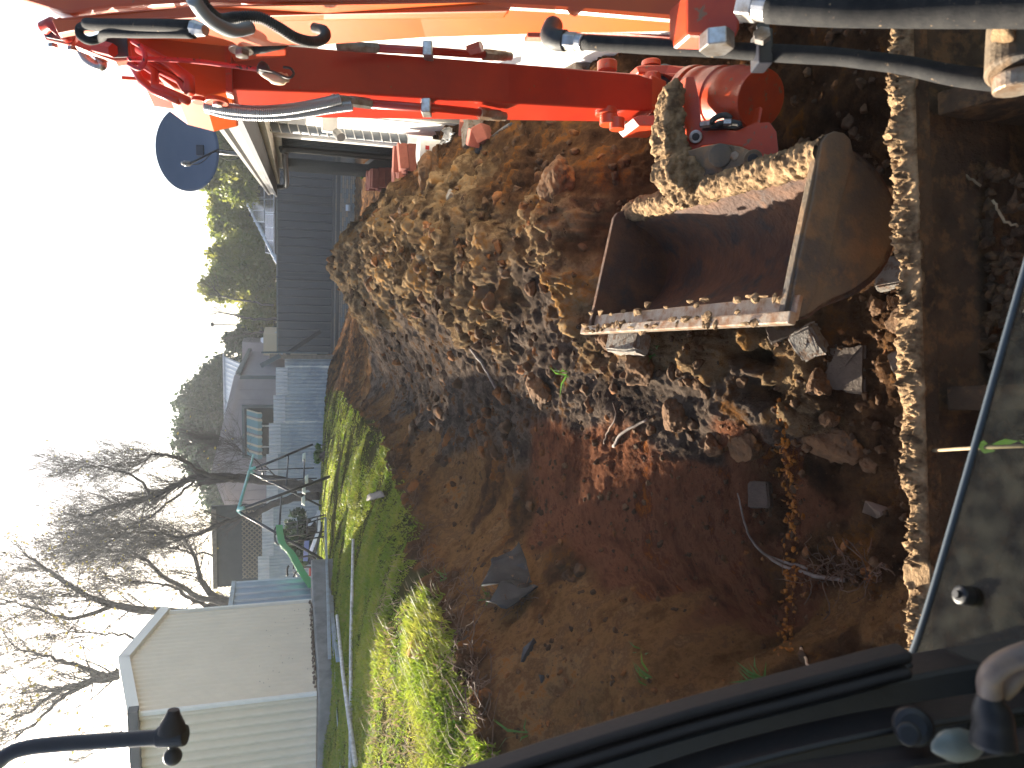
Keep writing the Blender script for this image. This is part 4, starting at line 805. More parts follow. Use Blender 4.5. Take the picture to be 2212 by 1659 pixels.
# upper end of the arm, flaring to the boom pin, its lit side towards the sun
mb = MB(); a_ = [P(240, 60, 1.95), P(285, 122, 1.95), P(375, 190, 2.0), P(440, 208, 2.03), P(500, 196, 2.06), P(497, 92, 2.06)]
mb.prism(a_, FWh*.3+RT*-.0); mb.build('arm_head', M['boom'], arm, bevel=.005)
mb = MB(); mb.prism([P(484, 86, 2.03), P(497, 86, 2.03), P(502, 200, 2.03), P(488, 196, 2.03)], FWh*.05); mb.build('edge_plate', M['orange'], arm)
# round bosses and bolts on the arm
def boss(tx, ty, d, r, h_, m_, name, parent, ax=None, hexn=24): ax = -FW if ax is None else ax; return MB().cyl(P(tx, ty, d), P(tx, ty, d)+ax*h_, r, hexn).build(name, m_, parent, bevel=.002)
mb = MB(); mb.prism([P(492, 95, 1.98), P(505, 88, 1.98), P(615, 84, 2.0), P(623, 92, 2.0), P(618, 106, 2.0), P(505, 118, 1.98)], FWh*.05); mb.build('pin_plate', M['orange'], arm, bevel=.004)
MB().lump(P(575, 88, 1.98), (.035, .10, .022), 4, 3, .3, ax=(RT, UP, FW)).build('grease', M['hose'], arm, True)
boss(523, 108, 1.96, .019, .018, M['steel'], 'bolt', arm, RT*-1, 6); boss(521, 104, 1.96, .032, .008, M['steel'], 'washer', arm, RT*-1)
boss(468, 214, 1.98, .03, .012, M['orange'], 'boss', arm, -RT); boss(430, 212, 1.98, .02, .012, M['orange'], 'boss', arm, -RT); boss(470, 218, 1.98, .014, .014, M['steel'], 'bolt', arm, -RT, 6)
# --- boom: heavy box beam rising along the right of the view
def bs(tx, ta, tb, d, dep_): return [P(tx, ta, d), P(tx, tb, d), P(tx, tb, d)+FWh*dep_, P(tx, ta, d)+FWh*dep_]
def bs(tx, tf, tb, d):                           # section: face towards the cab up to tf, sunlit flank from tf to tb
    dep = d*((829.5-tf)/(829.5-tb)-1); a = P(tx, -80, d); b = P(tx, tf, d); k = np.dot(b-CC, RT); f_ = FW*dep; return [a, b, b+f_, a+f_]
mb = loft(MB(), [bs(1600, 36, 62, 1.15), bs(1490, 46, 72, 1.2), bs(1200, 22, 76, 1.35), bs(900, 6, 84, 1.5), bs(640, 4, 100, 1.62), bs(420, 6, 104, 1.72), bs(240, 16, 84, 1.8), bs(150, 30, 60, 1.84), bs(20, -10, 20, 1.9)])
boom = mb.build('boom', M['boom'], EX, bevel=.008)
mb = MB(); Q(mb, [(1485, -20, 1.14), (1600, -20, 1.1), (1600, 60, 1.1), (1590, 82, 1.1), (1485, 76, 1.14)], FWh*.06); mb.build('boom_foot_plate', M['orange'], boom, bevel=.005)
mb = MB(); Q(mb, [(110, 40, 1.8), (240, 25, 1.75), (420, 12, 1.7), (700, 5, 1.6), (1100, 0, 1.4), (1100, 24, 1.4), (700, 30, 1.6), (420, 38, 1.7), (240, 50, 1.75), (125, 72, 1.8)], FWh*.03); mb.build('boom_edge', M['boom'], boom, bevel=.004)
boss(1548, 72, 1.1, .026, .025, M['steel'], 'bolt', boom, -RT, 6)
mb = MB(); Q(mb, [(1140, 70, 1.36), (1330, 70, 1.26), (1480, 76, 1.2), (1480, 84, 1.2), (1140, 80, 1.36)], FWh*.02); mb.build('boom_rib', M['orange'], boom)
# openings with pipes at the boom end
for a_, nm in (([(160, 66, 1.9), (238, 52, 1.86), (270, 60, 1.86), (282, 96, 1.86), (272, 106, 1.86), (180, 96, 1.9)], 'end_opening'), ([(345, 92, 1.84), (415, 90, 1.84), (470, 92, 1.84), (510, 96, 1.84), (518, 138, 1.86), (508, 144, 1.86), (440, 138, 1.86)], 'end_opening')):
    a_ = [(p[0]*.548*1.0 if False else p[0], p[1], p[2]) for p in a_]
sc_ = 1000/2212*.5486                            # (pixels of a close view of the boom end)
def zp(x_, y_, d): return P(x_*sc_, y_*sc_, d)
mb = MB(); mb.prism([zp(360, 230, 1.9), zp(520, 140, 1.88), zp(640, 210, 1.86), zp(660, 330, 1.86), zp(620, 395, 1.86), zp(400, 345, 1.9), zp(375, 290, 1.9)], FWh*.04); fr_ = mb.build('end_bracket', M['orange'], boom, bevel=.004)
mb = MB(); mb.prism([zp(395, 285, 1.89), zp(500, 175, 1.87), zp(625, 225, 1.855), zp(640, 320, 1.855), zp(610, 370, 1.855), zp(410, 330, 1.89)], -FW*.004); mb.build('opening', M['blacksteel'], fr_)
mb = MB(); mb.tube([zp(380, 245, 1.87), zp(450, 205, 1.86), zp(590, 320, 1.84)], .016, 12); mb.build('port_tube', M['red'], fr_, True)
mb = MB(); mb.prism([zp(640, 395, 1.84), zp(700, 330, 1.84), zp(1120, 320, 1.86), zp(1140, 520, 1.88), zp(1010, 540, 1.88), zp(880, 490, 1.86)], FWh*.03); fr2 = mb.build('end_bracket', M['orange'], boom, bevel=.004)
mb = MB(); mb.prism([zp(880, 335, 1.835), zp(1110, 335, 1.85), zp(1122, 500, 1.865), zp(1000, 505, 1.865), zp(900, 420, 1.85)], -FW*.004); mb.build('opening', M['blacksteel'], fr2)
mb = MB(); mb.cyl(zp(830, 400, 1.83), zp(985, 440, 1.82), .017, 6); mb.build('fitting', M['red'], fr2)
for a_, b_ in ((465, 400), (630, 425)): mb = MB(); mb.cyl(zp(a_, b_-15, 1.86), zp(a_, b_+20, 1.86), .011, 6); mb.build('bolt', M['steel'], boom)
mb = MB(); mb.tube(smoothpath([zp(700, 420, 1.9), zp(760, 520, 1.9), zp(850, 575, 1.9), zp(890, 560, 1.9), zp(860, 480, 1.9)], 5), .012, 10); mb.build('swivel_fitting', M['steel'], boom, True)
# fixed pipes running down to the arm
for pts, r_ in (([(1150, 560), (1230, 700), (1340, 790), (1560, 880)], .010), ([(1200, 530), (1350, 630), (1350, 750), (1640, 880)], .011), ([(1290, 560), (1560, 700), (1620, 790)], .010), ([(1210, 420), (1480, 560), (1650, 690), (1650, 800)], .014)):
    mb = MB(); mb.tube([zp(a_, b_, 1.94-.02*i) for i, (a_, b_) in enumerate(pts)], r_, 12); mb.build('pipe', M['red'], arm, True)
mb = MB(); mb.prism([zp(1060, 660, 2.1), zp(1500, 690, 2.1), zp(1500, 715, 2.1), zp(1060, 690, 2.1)], FWh*.03); mb.build('cross_bar', M['orange'], arm)
# sleeved hose by the boom end
mb = MB(); hp = [zp(760, 210, 1.66), zp(900, 218, 1.62), zp(1200, 222, 1.56), zp(1450, 225, 1.52), zp(1680, 232, 1.5)]; mb.tube(smoothpath(hp, 5), .0135, 16); mb.build('hose_sleeve', M['sleeve'], boom, True)
mb = MB(); mb.tube(smoothpath([zp(780, 220, 1.66), zp(700, 240, 1.68), zp(700, 310, 1.68), zp(780, 355, 1.68), zp(880, 330, 1.68), zp(930, 290, 1.62), zp(1200, 292, 1.57), zp(1450, 290, 1.53), zp(1690, 295, 1.5)], 5), .0095, 14); mb.build('hose_sleeve', M['sleeve'], boom, True)
mb = MB(); mb.cyl(zp(1690, 245, 1.5), zp(1790, 262, 1.49), .017, 8, .011); mb.build('hose_fitting', M['steel'], boom)
# spiral guarded hose looping from boom to arm
def spiral(name, pts, r_, m_, parent, turns, k=8, rr=.003):
    sp = smoothpath(pts, k); o = MB().tube(sp, r_*.86, 12).build(name, M['hose'], parent, True)
    L_ = len(sp); ts = np.linspace(0, L_-1.001, turns*10); vs = []; a_ = None
    for t_ in ts:
        i = int(t_); q = sp[i]*(1-(t_-i))+sp[i+1]*(t_-i); tg = unit(sp[i+1]-sp[i])
        if a_ is None: a_ = unit(np.cross(tg, FW))
        a_ = unit(a_-tg*np.dot(a_, tg)); b_ = np.cross(tg, a_); an = 2*math.pi*turns*t_/(L_-1); vs.append(q+(a_*math.cos(an)+b_*math.sin(an))*r_)
    MB().tube(vs, rr, 4, caps=False).build('spiral_guard', m_, o, True); return o
spiral('hose', [P(430, -6, 1.3), P(448, 20, 1.3), P(475, 42, 1.32), P(510, 38, 1.34), P(560, 38, 1.36), P(600, 58, 1.38), P(640, 82, 1.42), P(680, 90, 1.48), P(702, 80, 1.52), P(700, 66, 1.55), P(680, 60, 1.6)], .009, M['hose'], boom, 90, rr=.002)
spiral('hose', [P(440, 226, 2.0), P(500, 236, 2.03), P(560, 240, 2.06), P(620, 236, 2.1), P(680, 226, 2.13), P(735, 214, 2.16)], .013, M['spiral'], arm, 75, rr=.0035)
spiral('hose', [P(445, 232, 2.06), P(500, 246, 2.08), P(570, 250, 2.1), P(640, 246, 2.14), P(700, 236, 2.17), P(760, 228, 2.2)], .013, M['spiral'], arm, 80, rr=.0035)
mb = MB(); mb.tube(smoothpath([P(415, -4, 1.2), P(450, 40, 1.24), P(500, 66, 1.3), P(540, 60, 1.35)], 5), .0115, 12); mb.build('hose', M['greypipe'], boom, True)
# hydraulic lines with couplers on both sides of the arm
def line_with_ends(pts, r_, ds):
    w_ = [P(a_, b_, d_) for (a_, b_), d_ in zip(pts, ds)]; o = MB().tube(w_, r_, 14).build('hydraulic_line', M['red'], arm, True); a_, b_ = w_[-2], w_[-1]; t_ = unit(b_-a_)
    MB().cyl(w_[0]-t_*.07, w_[0], r_*1.2, 6).cyl(w_[0]-t_*.13, w_[0]-t_*.07, r_*1.05, 14).build('coupler', M['steel'], o, 'auto')
    MB().cyl(b_, b_+t_*.045, r_*1.5, 6).cyl(b_+t_*.045, b_+t_*.09, r_*1.35, 16).cyl(b_+t_*.09, b_+t_*.115, r_*1.1, 16).build('coupler', M['lip'], o, 'auto')
    MB().cbox(w_[0]*.25+w_[1]*.75, (.045, .03, .05), .004, (RT, UP, FW)).build('clamp', M['steel'], o); return o
line_with_ends([(815, 104), (960, 112), (1010, 116), (1045, 118)], .0125, [2.22, 2.34, 2.38, 2.42])
line_with_ends([(800, 224), (960, 236), (1020, 242), (1035, 244)], .0135, [2.26, 2.38, 2.42, 2.44])
line_with_ends([(860, 214), (940, 218), (1000, 224), (1010, 226)], .008, [2.34, 2.4, 2.45, 2.46])
mb = MB(); mb.cyl(P(1012, 110, 2.38), P(1040, 100, 2.36), .018, 6); mb.build('elbow', M['orange'], arm)
# cord with a hook hanging in front of the arm
cd = thing('hook_cord', P(560, 140, 1.9), 'red and black cord with a black hook and wooden toggle hanging on the arm', 'cord')
mb = MB(); mb.tube(smoothpath([P(277, 137, 1.8), P(300, 148, 1.8), P(313, 130, 1.8), P(308, 104, 1.8), P(285, 88, 1.8)], 6), .006, 8); mb.tube(smoothpath([P(277, 127, 1.8), P(330, 127, 1.85), P(420, 132, 1.9), P(500, 142, 1.93), P(565, 151, 1.95)], 6), .006, 8); mb.build('cord', M['cord'], cd, True)
mb = MB(); mb.tube(smoothpath([P(562, 150, 1.94), P(580, 163, 1.94), P(600, 170, 1.94), P(622, 168, 1.94)], 4), [.012]*6+[.016]*5+[.011]*2, 10); mb.build('toggle', M['wood'], cd, True)
mb = MB(); mb.tube(smoothpath([P(560, 148, 1.92), P(590, 155, 1.92), P(622, 168, 1.92), P(634, 160, 1.92), P(628, 148, 1.92), P(612, 145, 1.92)], 6), .0035, 8); mb.lump(P(572, 146, 1.93), (.02, .02, .018), 5, 2, .4); mb.build('hook', M['hose'], cd, True)
# --- linkage at the foot of the arm
def R2(x_, y_): return 1261.7+.3968*x_, 109.7+.3968*y_  # close view of the hitch
def p2(x_, y_, d): return P(*R2(x_, y_), d)
def disc(a_, b_, r_, name, par, m_='orange', n_=28): return MB().cyl(a_, b_, r_, n_).build(name, M[m_], par, bevel=.003)
disc(p2(125, 115, 2.72), p2(125, 60, 2.72), .036, 'pin_boss', arm); disc(p2(120, 318, 2.7), p2(120, 352, 2.7), .040, 'pin_boss', arm); disc(p2(135, 352, 2.7), p2(135, 405, 2.7), .034, 'pin_boss', arm); disc(p2(180, 370, 2.69), p2(180, 430, 2.69), .028, 'pin_boss', arm)
hit_ = MB()
def linkplate(pts, ext, name, m_='orange', par=EX): return MB().prism(pts, ext).build(name, M[m_], par, bevel=.004)
linkplate([p2(285, 85, 2.8), p2(320, 75, 2.8), p2(460, 78, 2.8), p2(580, 85, 2.78), p2(660, 120, 2.76), p2(690, 170, 2.74), p2(600, 150, 2.76), p2(530, 160, 2.78), p2(440, 125, 2.8), p2(300, 118, 2.8)], FWh*.14, 'link_plate')
disc(p2(365, 90, 2.84), p2(365, 58, 2.84), .037, 'pin_boss', EX)
linkplate([p2(265, 365, 2.72), p2(300, 350, 2.72), p2(440, 350, 2.72), p2(470, 372, 2.72), p2(440, 410, 2.72), p2(300, 408, 2.72)], FWh*.14, 'link_plate')
disc(p2(350, 385, 2.78), p2(350, 430, 2.78), .045, 'pin_boss', EX); disc(p2(395, 425, 2.76), p2(395, 445, 2.76), .012, 'bolt', EX, 'steel', 6)
mb = MB(); mb.cyl(p2(430, 100, 2.86), p2(430, 400, 2.84), .04, 20); mb.cyl(p2(380, 120, 2.9), p2(380, 350, 2.88), .03, 20); mb.build('hitch_pin', M['blacksteel'], EX, True)
# rotary tilt cylinder, its axis pointing back towards the cab
ca, cb = p2(600, 250, 2.62), p2(930, 262, 2.34); ct_ = unit(cb-ca); cl0 = np.linalg.norm(cb-ca)
rc = .115; mb = MB(); prof = [(0, .085), (.002, .105), (.03, .108), (.035, .117), (.08, .117), (.085, .113), (.12, .113), (.125, .118), (.17, .118), (.175, .112), (.21, .112), (.215, .117), (.26, .117), (.265, .113), (.30, .113), (.31, .107), (.34, .105), (.345, .08)]
tot = prof[-1][0]; mb.tube([ca+ct_*cl0*z_/tot*1.06 for z_, r_ in prof], [r_*.86 for z_, r_ in prof], 40); tc_ = mb.build('tilt_cylinder', M['orange'], EX, 'auto')
disc(ca-ct_*.02, ca+ct_*.015, .104, 'flange', tc_, 'orange', 36); disc(cb+ct_*.005, cb+ct_*.03, .09, 'flange', tc_, 'orange', 36)
disc(ca-ct_*.10, ca-ct_*.02, .065, 'neck', tc_)
for k in range(46):
    pass
mb = MB()
for k in range(60):
    an = rng.uniform(-1.9, .6); z_ = rng.beta(3, 1.5)*cl0; nb = unit(np.cross(ct_, -RT)); mb.lump(ca+ct_*z_+(RT*math.cos(an)*.9+nb*math.sin(an)*0-FW*.35*math.cos(an)+UP*math.sin(an)*0)*.098+UP*0, rng.uniform(.004, .014, 3), k, 1, .4)
tag(mb.build('mud_crumbs', M['mud'], tc_), kind='stuff')
hangz = [(555, 140), (600, 135), (630, 260), (640, 385), (700, 425), (840, 432), (905, 400), (945, 385), (955, 300), (975, 310), (960, 390), (1010, 385), (1050, 440), (1062, 560), (990, 590), (930, 560), (860, 522), (740, 505), (640, 520), (600, 545), (555, 520), (560, 450), (540, 340), (545, 240)]
br = MB().prism([p2(x_, y_, 2.42-.0003*(x_-550)) for x_, y_ in hangz], FWh*.05).build('tilt_bracket', M['orange'], EX, bevel=.004)
MB().prism([p2(x_, y_, 2.58-.0003*(x_-550)) for x_, y_ in hangz], FWh*.04).build('tilt_bracket', M['orange'], EX, bevel=.004)
disc(p2(608, 468, 2.40), p2(608, 468, 2.385), .021, 'pin_end', br, 'steel'); disc(p2(608, 468, 2.386), p2(608, 468, 2.38), .012, 'pin_bore', br, 'hose')
mb = MB(); mb.box(p2(790, 412, 2.36), (.17, .02, .02), (UP, RT, FW)); mb.build('recess', M['blacksteel'], br)
mb = MB(); mb.tube(smoothpath([p2(635, 405, 2.360), p2(680, 395, 2.340), p2(720, 362, 2.330), p2(770, 350, 2.320), p2(800, 370, 2.320)], 5), .009, 12); mb.tube(smoothpath([p2(720, 400, 2.330), p2(780, 390, 2.320), p2(840, 395, 2.310), p2(848, 415, 2.310)], 5), .009, 12); mb.build('short_hose', M['hose'], br, True)
mb = MB(); mb.cyl(p2(640, 402, 2.355), p2(690, 395, 2.335), .012, 6); mb.cyl(p2(760, 388, 2.320), p2(800, 388, 2.315), .012, 6); mb.build('hose_fitting', M['steel'], br)
linkplate([p2(490, 200, 2.58), p2(560, 230, 2.56), p2(560, 360, 2.56), p2(480, 350, 2.58)], FWh*.12, 'link_block')
# --- bucket
A_, B_ = G(1268, 716, .60), G(1690, 692, .55)
wv = unit(A_-B_); oB = B_
outl = [(1690, 692), (1742, 688), (1775, 664), (1838, 640), (1893, 600), (1925, 548), (1938, 480), (1925, 420), (1895, 370), (1862, 338), (1838, 322)]
prof3 = [PP(a_, b_, oB, wv) for a_, b_ in outl]
top_ = [PP(a_, b_, oB, wv) for a_, b_ in [(1834, 302), (1822, 288), (1802, 284), (1782, 291), (1771, 308)]]
Wb = np.linalg.norm(A_-B_)
bk = MB().prism(prof3+top_, wv*.022).build('bucket', M['bucket'], EX, bevel=.003)      # near side plate
# stiffening rib on the side plate
rib = [PP(a_, b_, oB, wv)-wv*.006 for a_, b_ in [(1700, 690), (1738, 682), (1790, 560), (1812, 450), (1842, 340), (1834, 302), (1820, 288), (1800, 284), (1783, 291), (1771, 308), (1752, 430), (1722, 560)]]
MB().prism(rib, wv*.008).build('side_rib', M['bucket'], bk, bevel=.004)
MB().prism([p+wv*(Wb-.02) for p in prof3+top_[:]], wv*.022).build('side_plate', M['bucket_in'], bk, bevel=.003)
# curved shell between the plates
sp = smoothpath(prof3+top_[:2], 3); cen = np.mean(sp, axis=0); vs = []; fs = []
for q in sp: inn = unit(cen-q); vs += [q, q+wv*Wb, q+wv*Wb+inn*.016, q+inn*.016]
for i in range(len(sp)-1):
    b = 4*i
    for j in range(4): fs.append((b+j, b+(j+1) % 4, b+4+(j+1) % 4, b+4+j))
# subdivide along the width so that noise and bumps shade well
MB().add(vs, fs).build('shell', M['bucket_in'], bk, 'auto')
lipd = unit(prof3[1]-prof3[0]); inn = unit(PP(1771, 308, oB, wv)-prof3[0])
mb = MB(); mb.cbox(B_+wv*Wb/2+lipd*.02+inn*.028, (Wb+.05, .06, .012), .003, (wv, inn, np.cross(wv, inn))); mb.cbox(B_+wv*Wb/2+inn*.004-wv*.0, (Wb+.07, .03, .022), .004, (wv, inn, np.cross(wv, inn))); mb.build('cutting_edge', M['lip'], bk)
mb = MB()
for k in range(70):
    q = B_+wv*rng.uniform(.02, Wb)+inn*rng.choice([.018, .065, .0])+rng.normal(0, .006, 3); mb.lump(q+np.cross(wv, inn)*0+V(0, 0, .008), rng.uniform(.005, .017, 3)*[1.8, 1, .8], k, 1, .4, ax=(wv, inn, np.cross(wv, inn)))
tag(mb.build('clay_crumbs', M['mud'], bk), kind='stuff')
# torque tube along the top, caked with dry mud
ta, tb = PP(1792, 330, oB, wv), PP(1362, 458, oB+wv*Wb, wv)
mb = MB(); N_ = 260; sg = 44; ax_ = unit(tb-ta); e1_ = unit(np.cross(ax_, (0, 0, 1))); e2_ = np.cross(ax_, e1_); vs = []
for i in range(N_+1):
    for j in range(sg):
        an = 2*math.pi*j/sg; vs.append(ta+(tb-ta)*i/N_+(e1_*math.cos(an)+e2_*math.sin(an))*.034)
vs = np.array(vs); nn = (fbm3(vs*22, 4)-.45)*.8+(1-np.abs(2*fbm3(vs*60, 4)-1)-.7)*.8+(fbm3(vs*150, 3)-.5)*.5; cc_ = ta+np.outer((vs-ta)@ax_, ax_); dv = vs-cc_; vs = cc_+dv*(1+nn[:, None]*.75)
fs = [(i*sg+j, i*sg+(j+1) % sg, (i+1)*sg+(j+1) % sg, (i+1)*sg+j) for i in range(N_) for j in range(sg)]
mb.add(vs, fs); mb.build('torque_tube', M['mud'], bk, True)
# hitch ears, dark, and the mud-caked hanger that catches the sun
ear = [(560, 545), (640, 520), (740, 500), (860, 520), (940, 555), (1020, 600), (1000, 640), (900, 650), (760, 700), (700, 735), (640, 690), (600, 620)]
for d_ in (2.28, 2.36): MB().prism([p2(x_, y_, d_-.0005*(x_-600)) for x_, y_ in ear], FWh*.03).build('hitch_ear', M['bucket'], bk, bevel=.003)
disc(p2(740, 570, 2.220), p2(740, 570, 2.180), .034, 'ear_pin', bk, 'bucket'); disc(p2(820, 572, 2.190), p2(820, 572, 2.160), .014, 'bolt', bk, 'lip', 6); disc(p2(920, 588, 2.140), p2(920, 588, 2.110), .026, 'ear_pin', bk, 'bucket'); disc(p2(920, 588, 2.111), p2(920, 588, 2.106), .015, 'bore', bk, 'hose')
MB().prism([p2(700, 560, 2.230), p2(745, 525, 2.220), p2(830, 565, 2.200), p2(810, 590, 2.200), p2(730, 615, 2.220)], FWh*.02).build('ear_cap', M['bucket'], bk, bevel=.003)
def muddy(name, pts, d0, ext, m_, par):          # plate with an uneven coat of mud
    mb = MB().prism([p2(x_, y_, d0) for x_, y_ in pts], ext); o = mb.build(name, m_, par)
    bm = bmesh.new(); bm.from_mesh(o.data); bmesh.ops.triangulate(bm, faces=bm.faces[:]); 
    for _ in range(6): bmesh.ops.subdivide_edges(bm, edges=[e for e in bm.edges if e.calc_length() > .009], cuts=1, use_grid_fill=True)
    bm.normal_update(); vv = np.array([v.co[:] for v in bm.verts]); nn = (fbm3(vv*24, 4)-.4)*.045+(1-np.abs(2*fbm3(vv*70, 4)-1)-.7)*.03
    for v, k_ in zip(bm.verts, nn): v.co += v.normal*float(k_)
    bm.to_mesh(o.data); bm.free(); o.data.shade_smooth(); return o
muddy('hanger', [(475, 200), (495, 183), (528, 190), (530, 300), (535, 420), (565, 560), (540, 585), (450, 560), (440, 500), (450, 380), (455, 270)], 2.38, FWh*.07, M['mud'], bk)
muddy('hanger_foot', [(470, 590), (560, 560), (640, 640), (700, 690), (735, 745), (640, 790), (560, 770), (500, 720), (465, 650)], 2.26, FWh*.09, M['mud'], bk)
# --- dozer blade
bzt = .40; bl = G(2012, 1290, bzt); brr = G(1972, 20, bzt)
bu = unit((brr-bl)*[1, 1, 0]); bn = np.array([-bu[1], bu[0], 0])    # bn points away from the cab
W0 = np.linalg.norm(brr-bl)+.25; bo = bl-bu*.15; bo[2] = bzt
prof = [(0, 0), (.035, 0), (.06, -.06), (.045, -.16), (.03, -.25), (.06, -.34), (.045, -.36), (.02, -.345), (.008, -.25), (.022, -.16), (.03, -.06), (.0, -.035)]
mb = MB().prism([bo+bn*a_+V(0, 0, b_) for a_, b_ in prof], bu*W0); bd = mb.build('dozer_blade', M['dirtsteel'], EX)
N_ = 620; rw = 16; vs = []
for i in range(N_+1):
    for j in range(rw):
        f_ = j/(rw-1); vs.append(bo+bu*W0*i/N_+bn*(-.004+f_*.066)+V(0, 0, .004))
vs = np.array(vs); q_ = fbm3(vs*38, 4); q2 = fbm3(vs*7+9, 3); ed = np.tile(np.linspace(0, 1, rw), N_+1); shp = np.sin(np.clip(ed, 0, 1)*math.pi)**.6
q3 = 1-np.abs(2*fbm3(vs*75, 4)-1); q4 = np.clip(fbm3(vs*16+4, 3)-.40, 0, 1); vs[:, 2] += shp*(.002+q4*.16*np.clip(q3-.35, 0, 1)+.09*np.clip(fbm3(vs*120, 3)-.5, 0, 1)*(q4 > .02)+.03*np.clip(q2-.45, 0, 1)); vs += bn[None]*((q_-.5)*.03*ed)[:, None]+bn[None]*((q2-.5)*.07*ed**3)[:, None]
fs = [(i*rw+j, (i+1)*rw+j, (i+1)*rw+j+1, i*rw+j+1) for i in range(N_) for j in range(rw-1)]
o = MB().add(vs, fs).build('blade_top_mud', M['mud'], bd, True); md = o.modifiers.new('thick', 'SOLIDIFY'); md.thickness = .012
# arms that carry the blade
for a_ in (.36, .78):
    c_ = bo+bu*W0*a_; pts = [c_+V(0, 0, -.05)-bn*.005, c_+V(0, 0, -.3)-bn*.005, c_-bn*.95+V(0, 0, -.3), c_-bn*.95+V(0, 0, -.2), c_-bn*.35+V(0, 0, -.2), c_-bn*.12+V(0, 0, -.1)]
    MB().prism(pts, bu*.05).build('blade_arm', M['dirtsteel'], EX, bevel=.004)
mb = MB().prism([bo+bu*W0*.36-bn*.3+V(0, 0, -.24), bo+bu*W0*.81-bn*.3+V(0, 0, -.24), bo+bu*W0*.78-bn*.95+V(0, 0, -.24), bo+bu*W0*.39-bn*.95+V(0, 0, -.24)], V(0, 0, .02)); mb.build('blade_frame', M['dirtsteel'], EX)
pts_ = bo+bu*W0*.50; mb = MB()
for k in range(170):
    s_ = rng.random(); q = G(2080+120*s_+rng.normal(0, 18), 620+260*s_*0+rng.uniform(-260, 330), .22); mb.lump(q, rng.uniform(.006, .022, 3), k, 1, .5)
tag(mb.build('caked_clods', M['dirtsteel'], bd), kind='stuff')
# --- hoses in the foreground on the right
mb = MB(); hp = smoothpath([P(1660, 20, 1.0), P(1800, 24, .95), P(2000, 22, .9), P(2300, 16, .82)], 8); o = mb.tube(hp, list(np.linspace(.018, .022, len(hp))), 20).build('sleeved_hose', M['sleeve'], EX, True)
MB().cyl(P(1605, 12, 1.06), P(1640, 14, 1.04), .022, 6).build('hose_nut', M['steel'], o, bevel=.002); MB().cyl(P(1640, 14, 1.04), P(1672, 18, 1.02), .019, 20).build('hose_fitting', M['steel'], o, bevel=.002)
spiral('guarded_hose', [P(1640, 4, 1.04), P(1780, 2, 1.0), P(1900, 4, .95), P(2080, -14, .9)], .006, M['spiral'], EX, 120, rr=.002)
hp = smoothpath([P(1262, 92, 1.28), P(1400, 100, 1.22), P(1560, 108, 1.15), P(1700, 116, 1.1), P(1800, 122, 1.06), P(1870, 130, 1.03), P(1960, 142, 1.0), P(2080, 166, .96), P(2300, 188, .9)], 8)
pp = np.array(hp); wb = (fbm3(pp*9, 3)-.5)*.010; o = MB().tube(hp, list(.0125+wb*.35), 20).build('sleeved_hose', M['sleeve'], EX, True)
mb = MB(); mb.cyl(P(1218, 88, 1.3), P(1246, 90, 1.29), .016, 6); mb.cyl(P(1246, 90, 1.29), P(1262, 92, 1.28), .014, 18); mb.build('hose_fitting', M['steel'], o, bevel=.002)
mb = MB(); mb.tube(smoothpath([P(1195, 56, 1.36), P(1188, 76, 1.33), P(1200, 86, 1.31), P(1222, 88, 1.3)], 5), .018, 18); mb.build('elbow', M['hose'], o, True)
mb = MB(); c_ = P(1645, 110, 1.12); mb.cbox(c_, (.022, .052, .04), .003, (-UP, -RT, FW)); mb.cyl(P(1648, 55, 1.08), P(1645, 88, 1.1), .009, 16); mb.build('hose_clamp', M['blacksteel'], EX); 
MB().cyl(P(1646, 72, 1.07), P(1646, 82, 1.08), .0125, 6).build('bolt', M['steel'], EX)
mb = MB(); mb.cyl(P(2200, 40, .92), P(2196, 160, .90), .034, 28); pv = mb.build('pivot_pin', M['bucket'], EX, bevel=.004); disc(P(2196, 158, .9), P(2197, 196, .9), .026, 'pin_head', pv, 'lip')
for k in range(1): MB().lump(P(2170, 70, .89), (.02, .025, .012), 9, 2, .5).build('caked_mud', M['mud'], pv, True)
# --- cab: left front pillar, sill, roof, lower windscreen
edge = [(900, 1720), (1080, 1662), (1200, 1623), (1500, 1532), (1750, 1466), (1900, 1427), (1975, 1409), (2100, 1386), (2280, 1362)]
def off(e, a_): return [(x_, y_+a_) for x_, y_ in e]
def rail(name, e0, o0, o1, d, m_, par=EX, thick=.03, bev=.004):
    k = 6; ea = smoothpath([V(a_, b_+o0, 0) for a_, b_ in e0], k); eb = smoothpath([V(a_, b_+o1, 0) for a_, b_ in e0], k)
    vs = []; fs = []
    for p_, q_ in zip(ea, eb): a3 = P(p_[0], p_[1], d); b3 = P(q_[0], q_[1], d); vs += [a3, b3, b3+FW*thick, a3+FW*thick]
    n0 = len(ea)
    for i in range(n0-1):
        for j in range(4): b = 4*i; fs.append((b+j, b+(j+1) % 4, b+4+(j+1) % 4, b+4+j))
    fs += [(3, 2, 1, 0), tuple(4*(n0-1)+j for j in range(4))]
    return MB().add(vs, fs).build(name, m_, par, 'auto', bevel=bev)
pil = rail('cab_pillar', edge, 52, 420, .70, M['cabblack'], thick=.05)
rail('door_seal', edge[:7], 0, 26, .665, M['cabseal'], pil); rail('seal_groove', edge[:7], 24, 36, .69, M['cabblack'], pil); rail('inner_trim', edge[:7], 36, 60, .66, M['cabseal'], pil, thick=.04)
mb = MB()
rail('sill', [(1000, 1830), (1300, 1745), (1600, 1650), (1900, 1580), (2280, 1520)], 0, 16, .63, M['cabblack'], pil, thick=.04); rail('sill', [(1000, 1900), (1400, 1760), (1700, 1690), (2280, 1600)], 0, 20, .60, M['cabseal'], pil, thick=.03)
z6 = 732/1474*.5486; X6, Y6 = 3300*.5486, 2200*.5486
def p6(x_, y_, d): return P(X6+x_*z6, Y6+y_*z6, d)
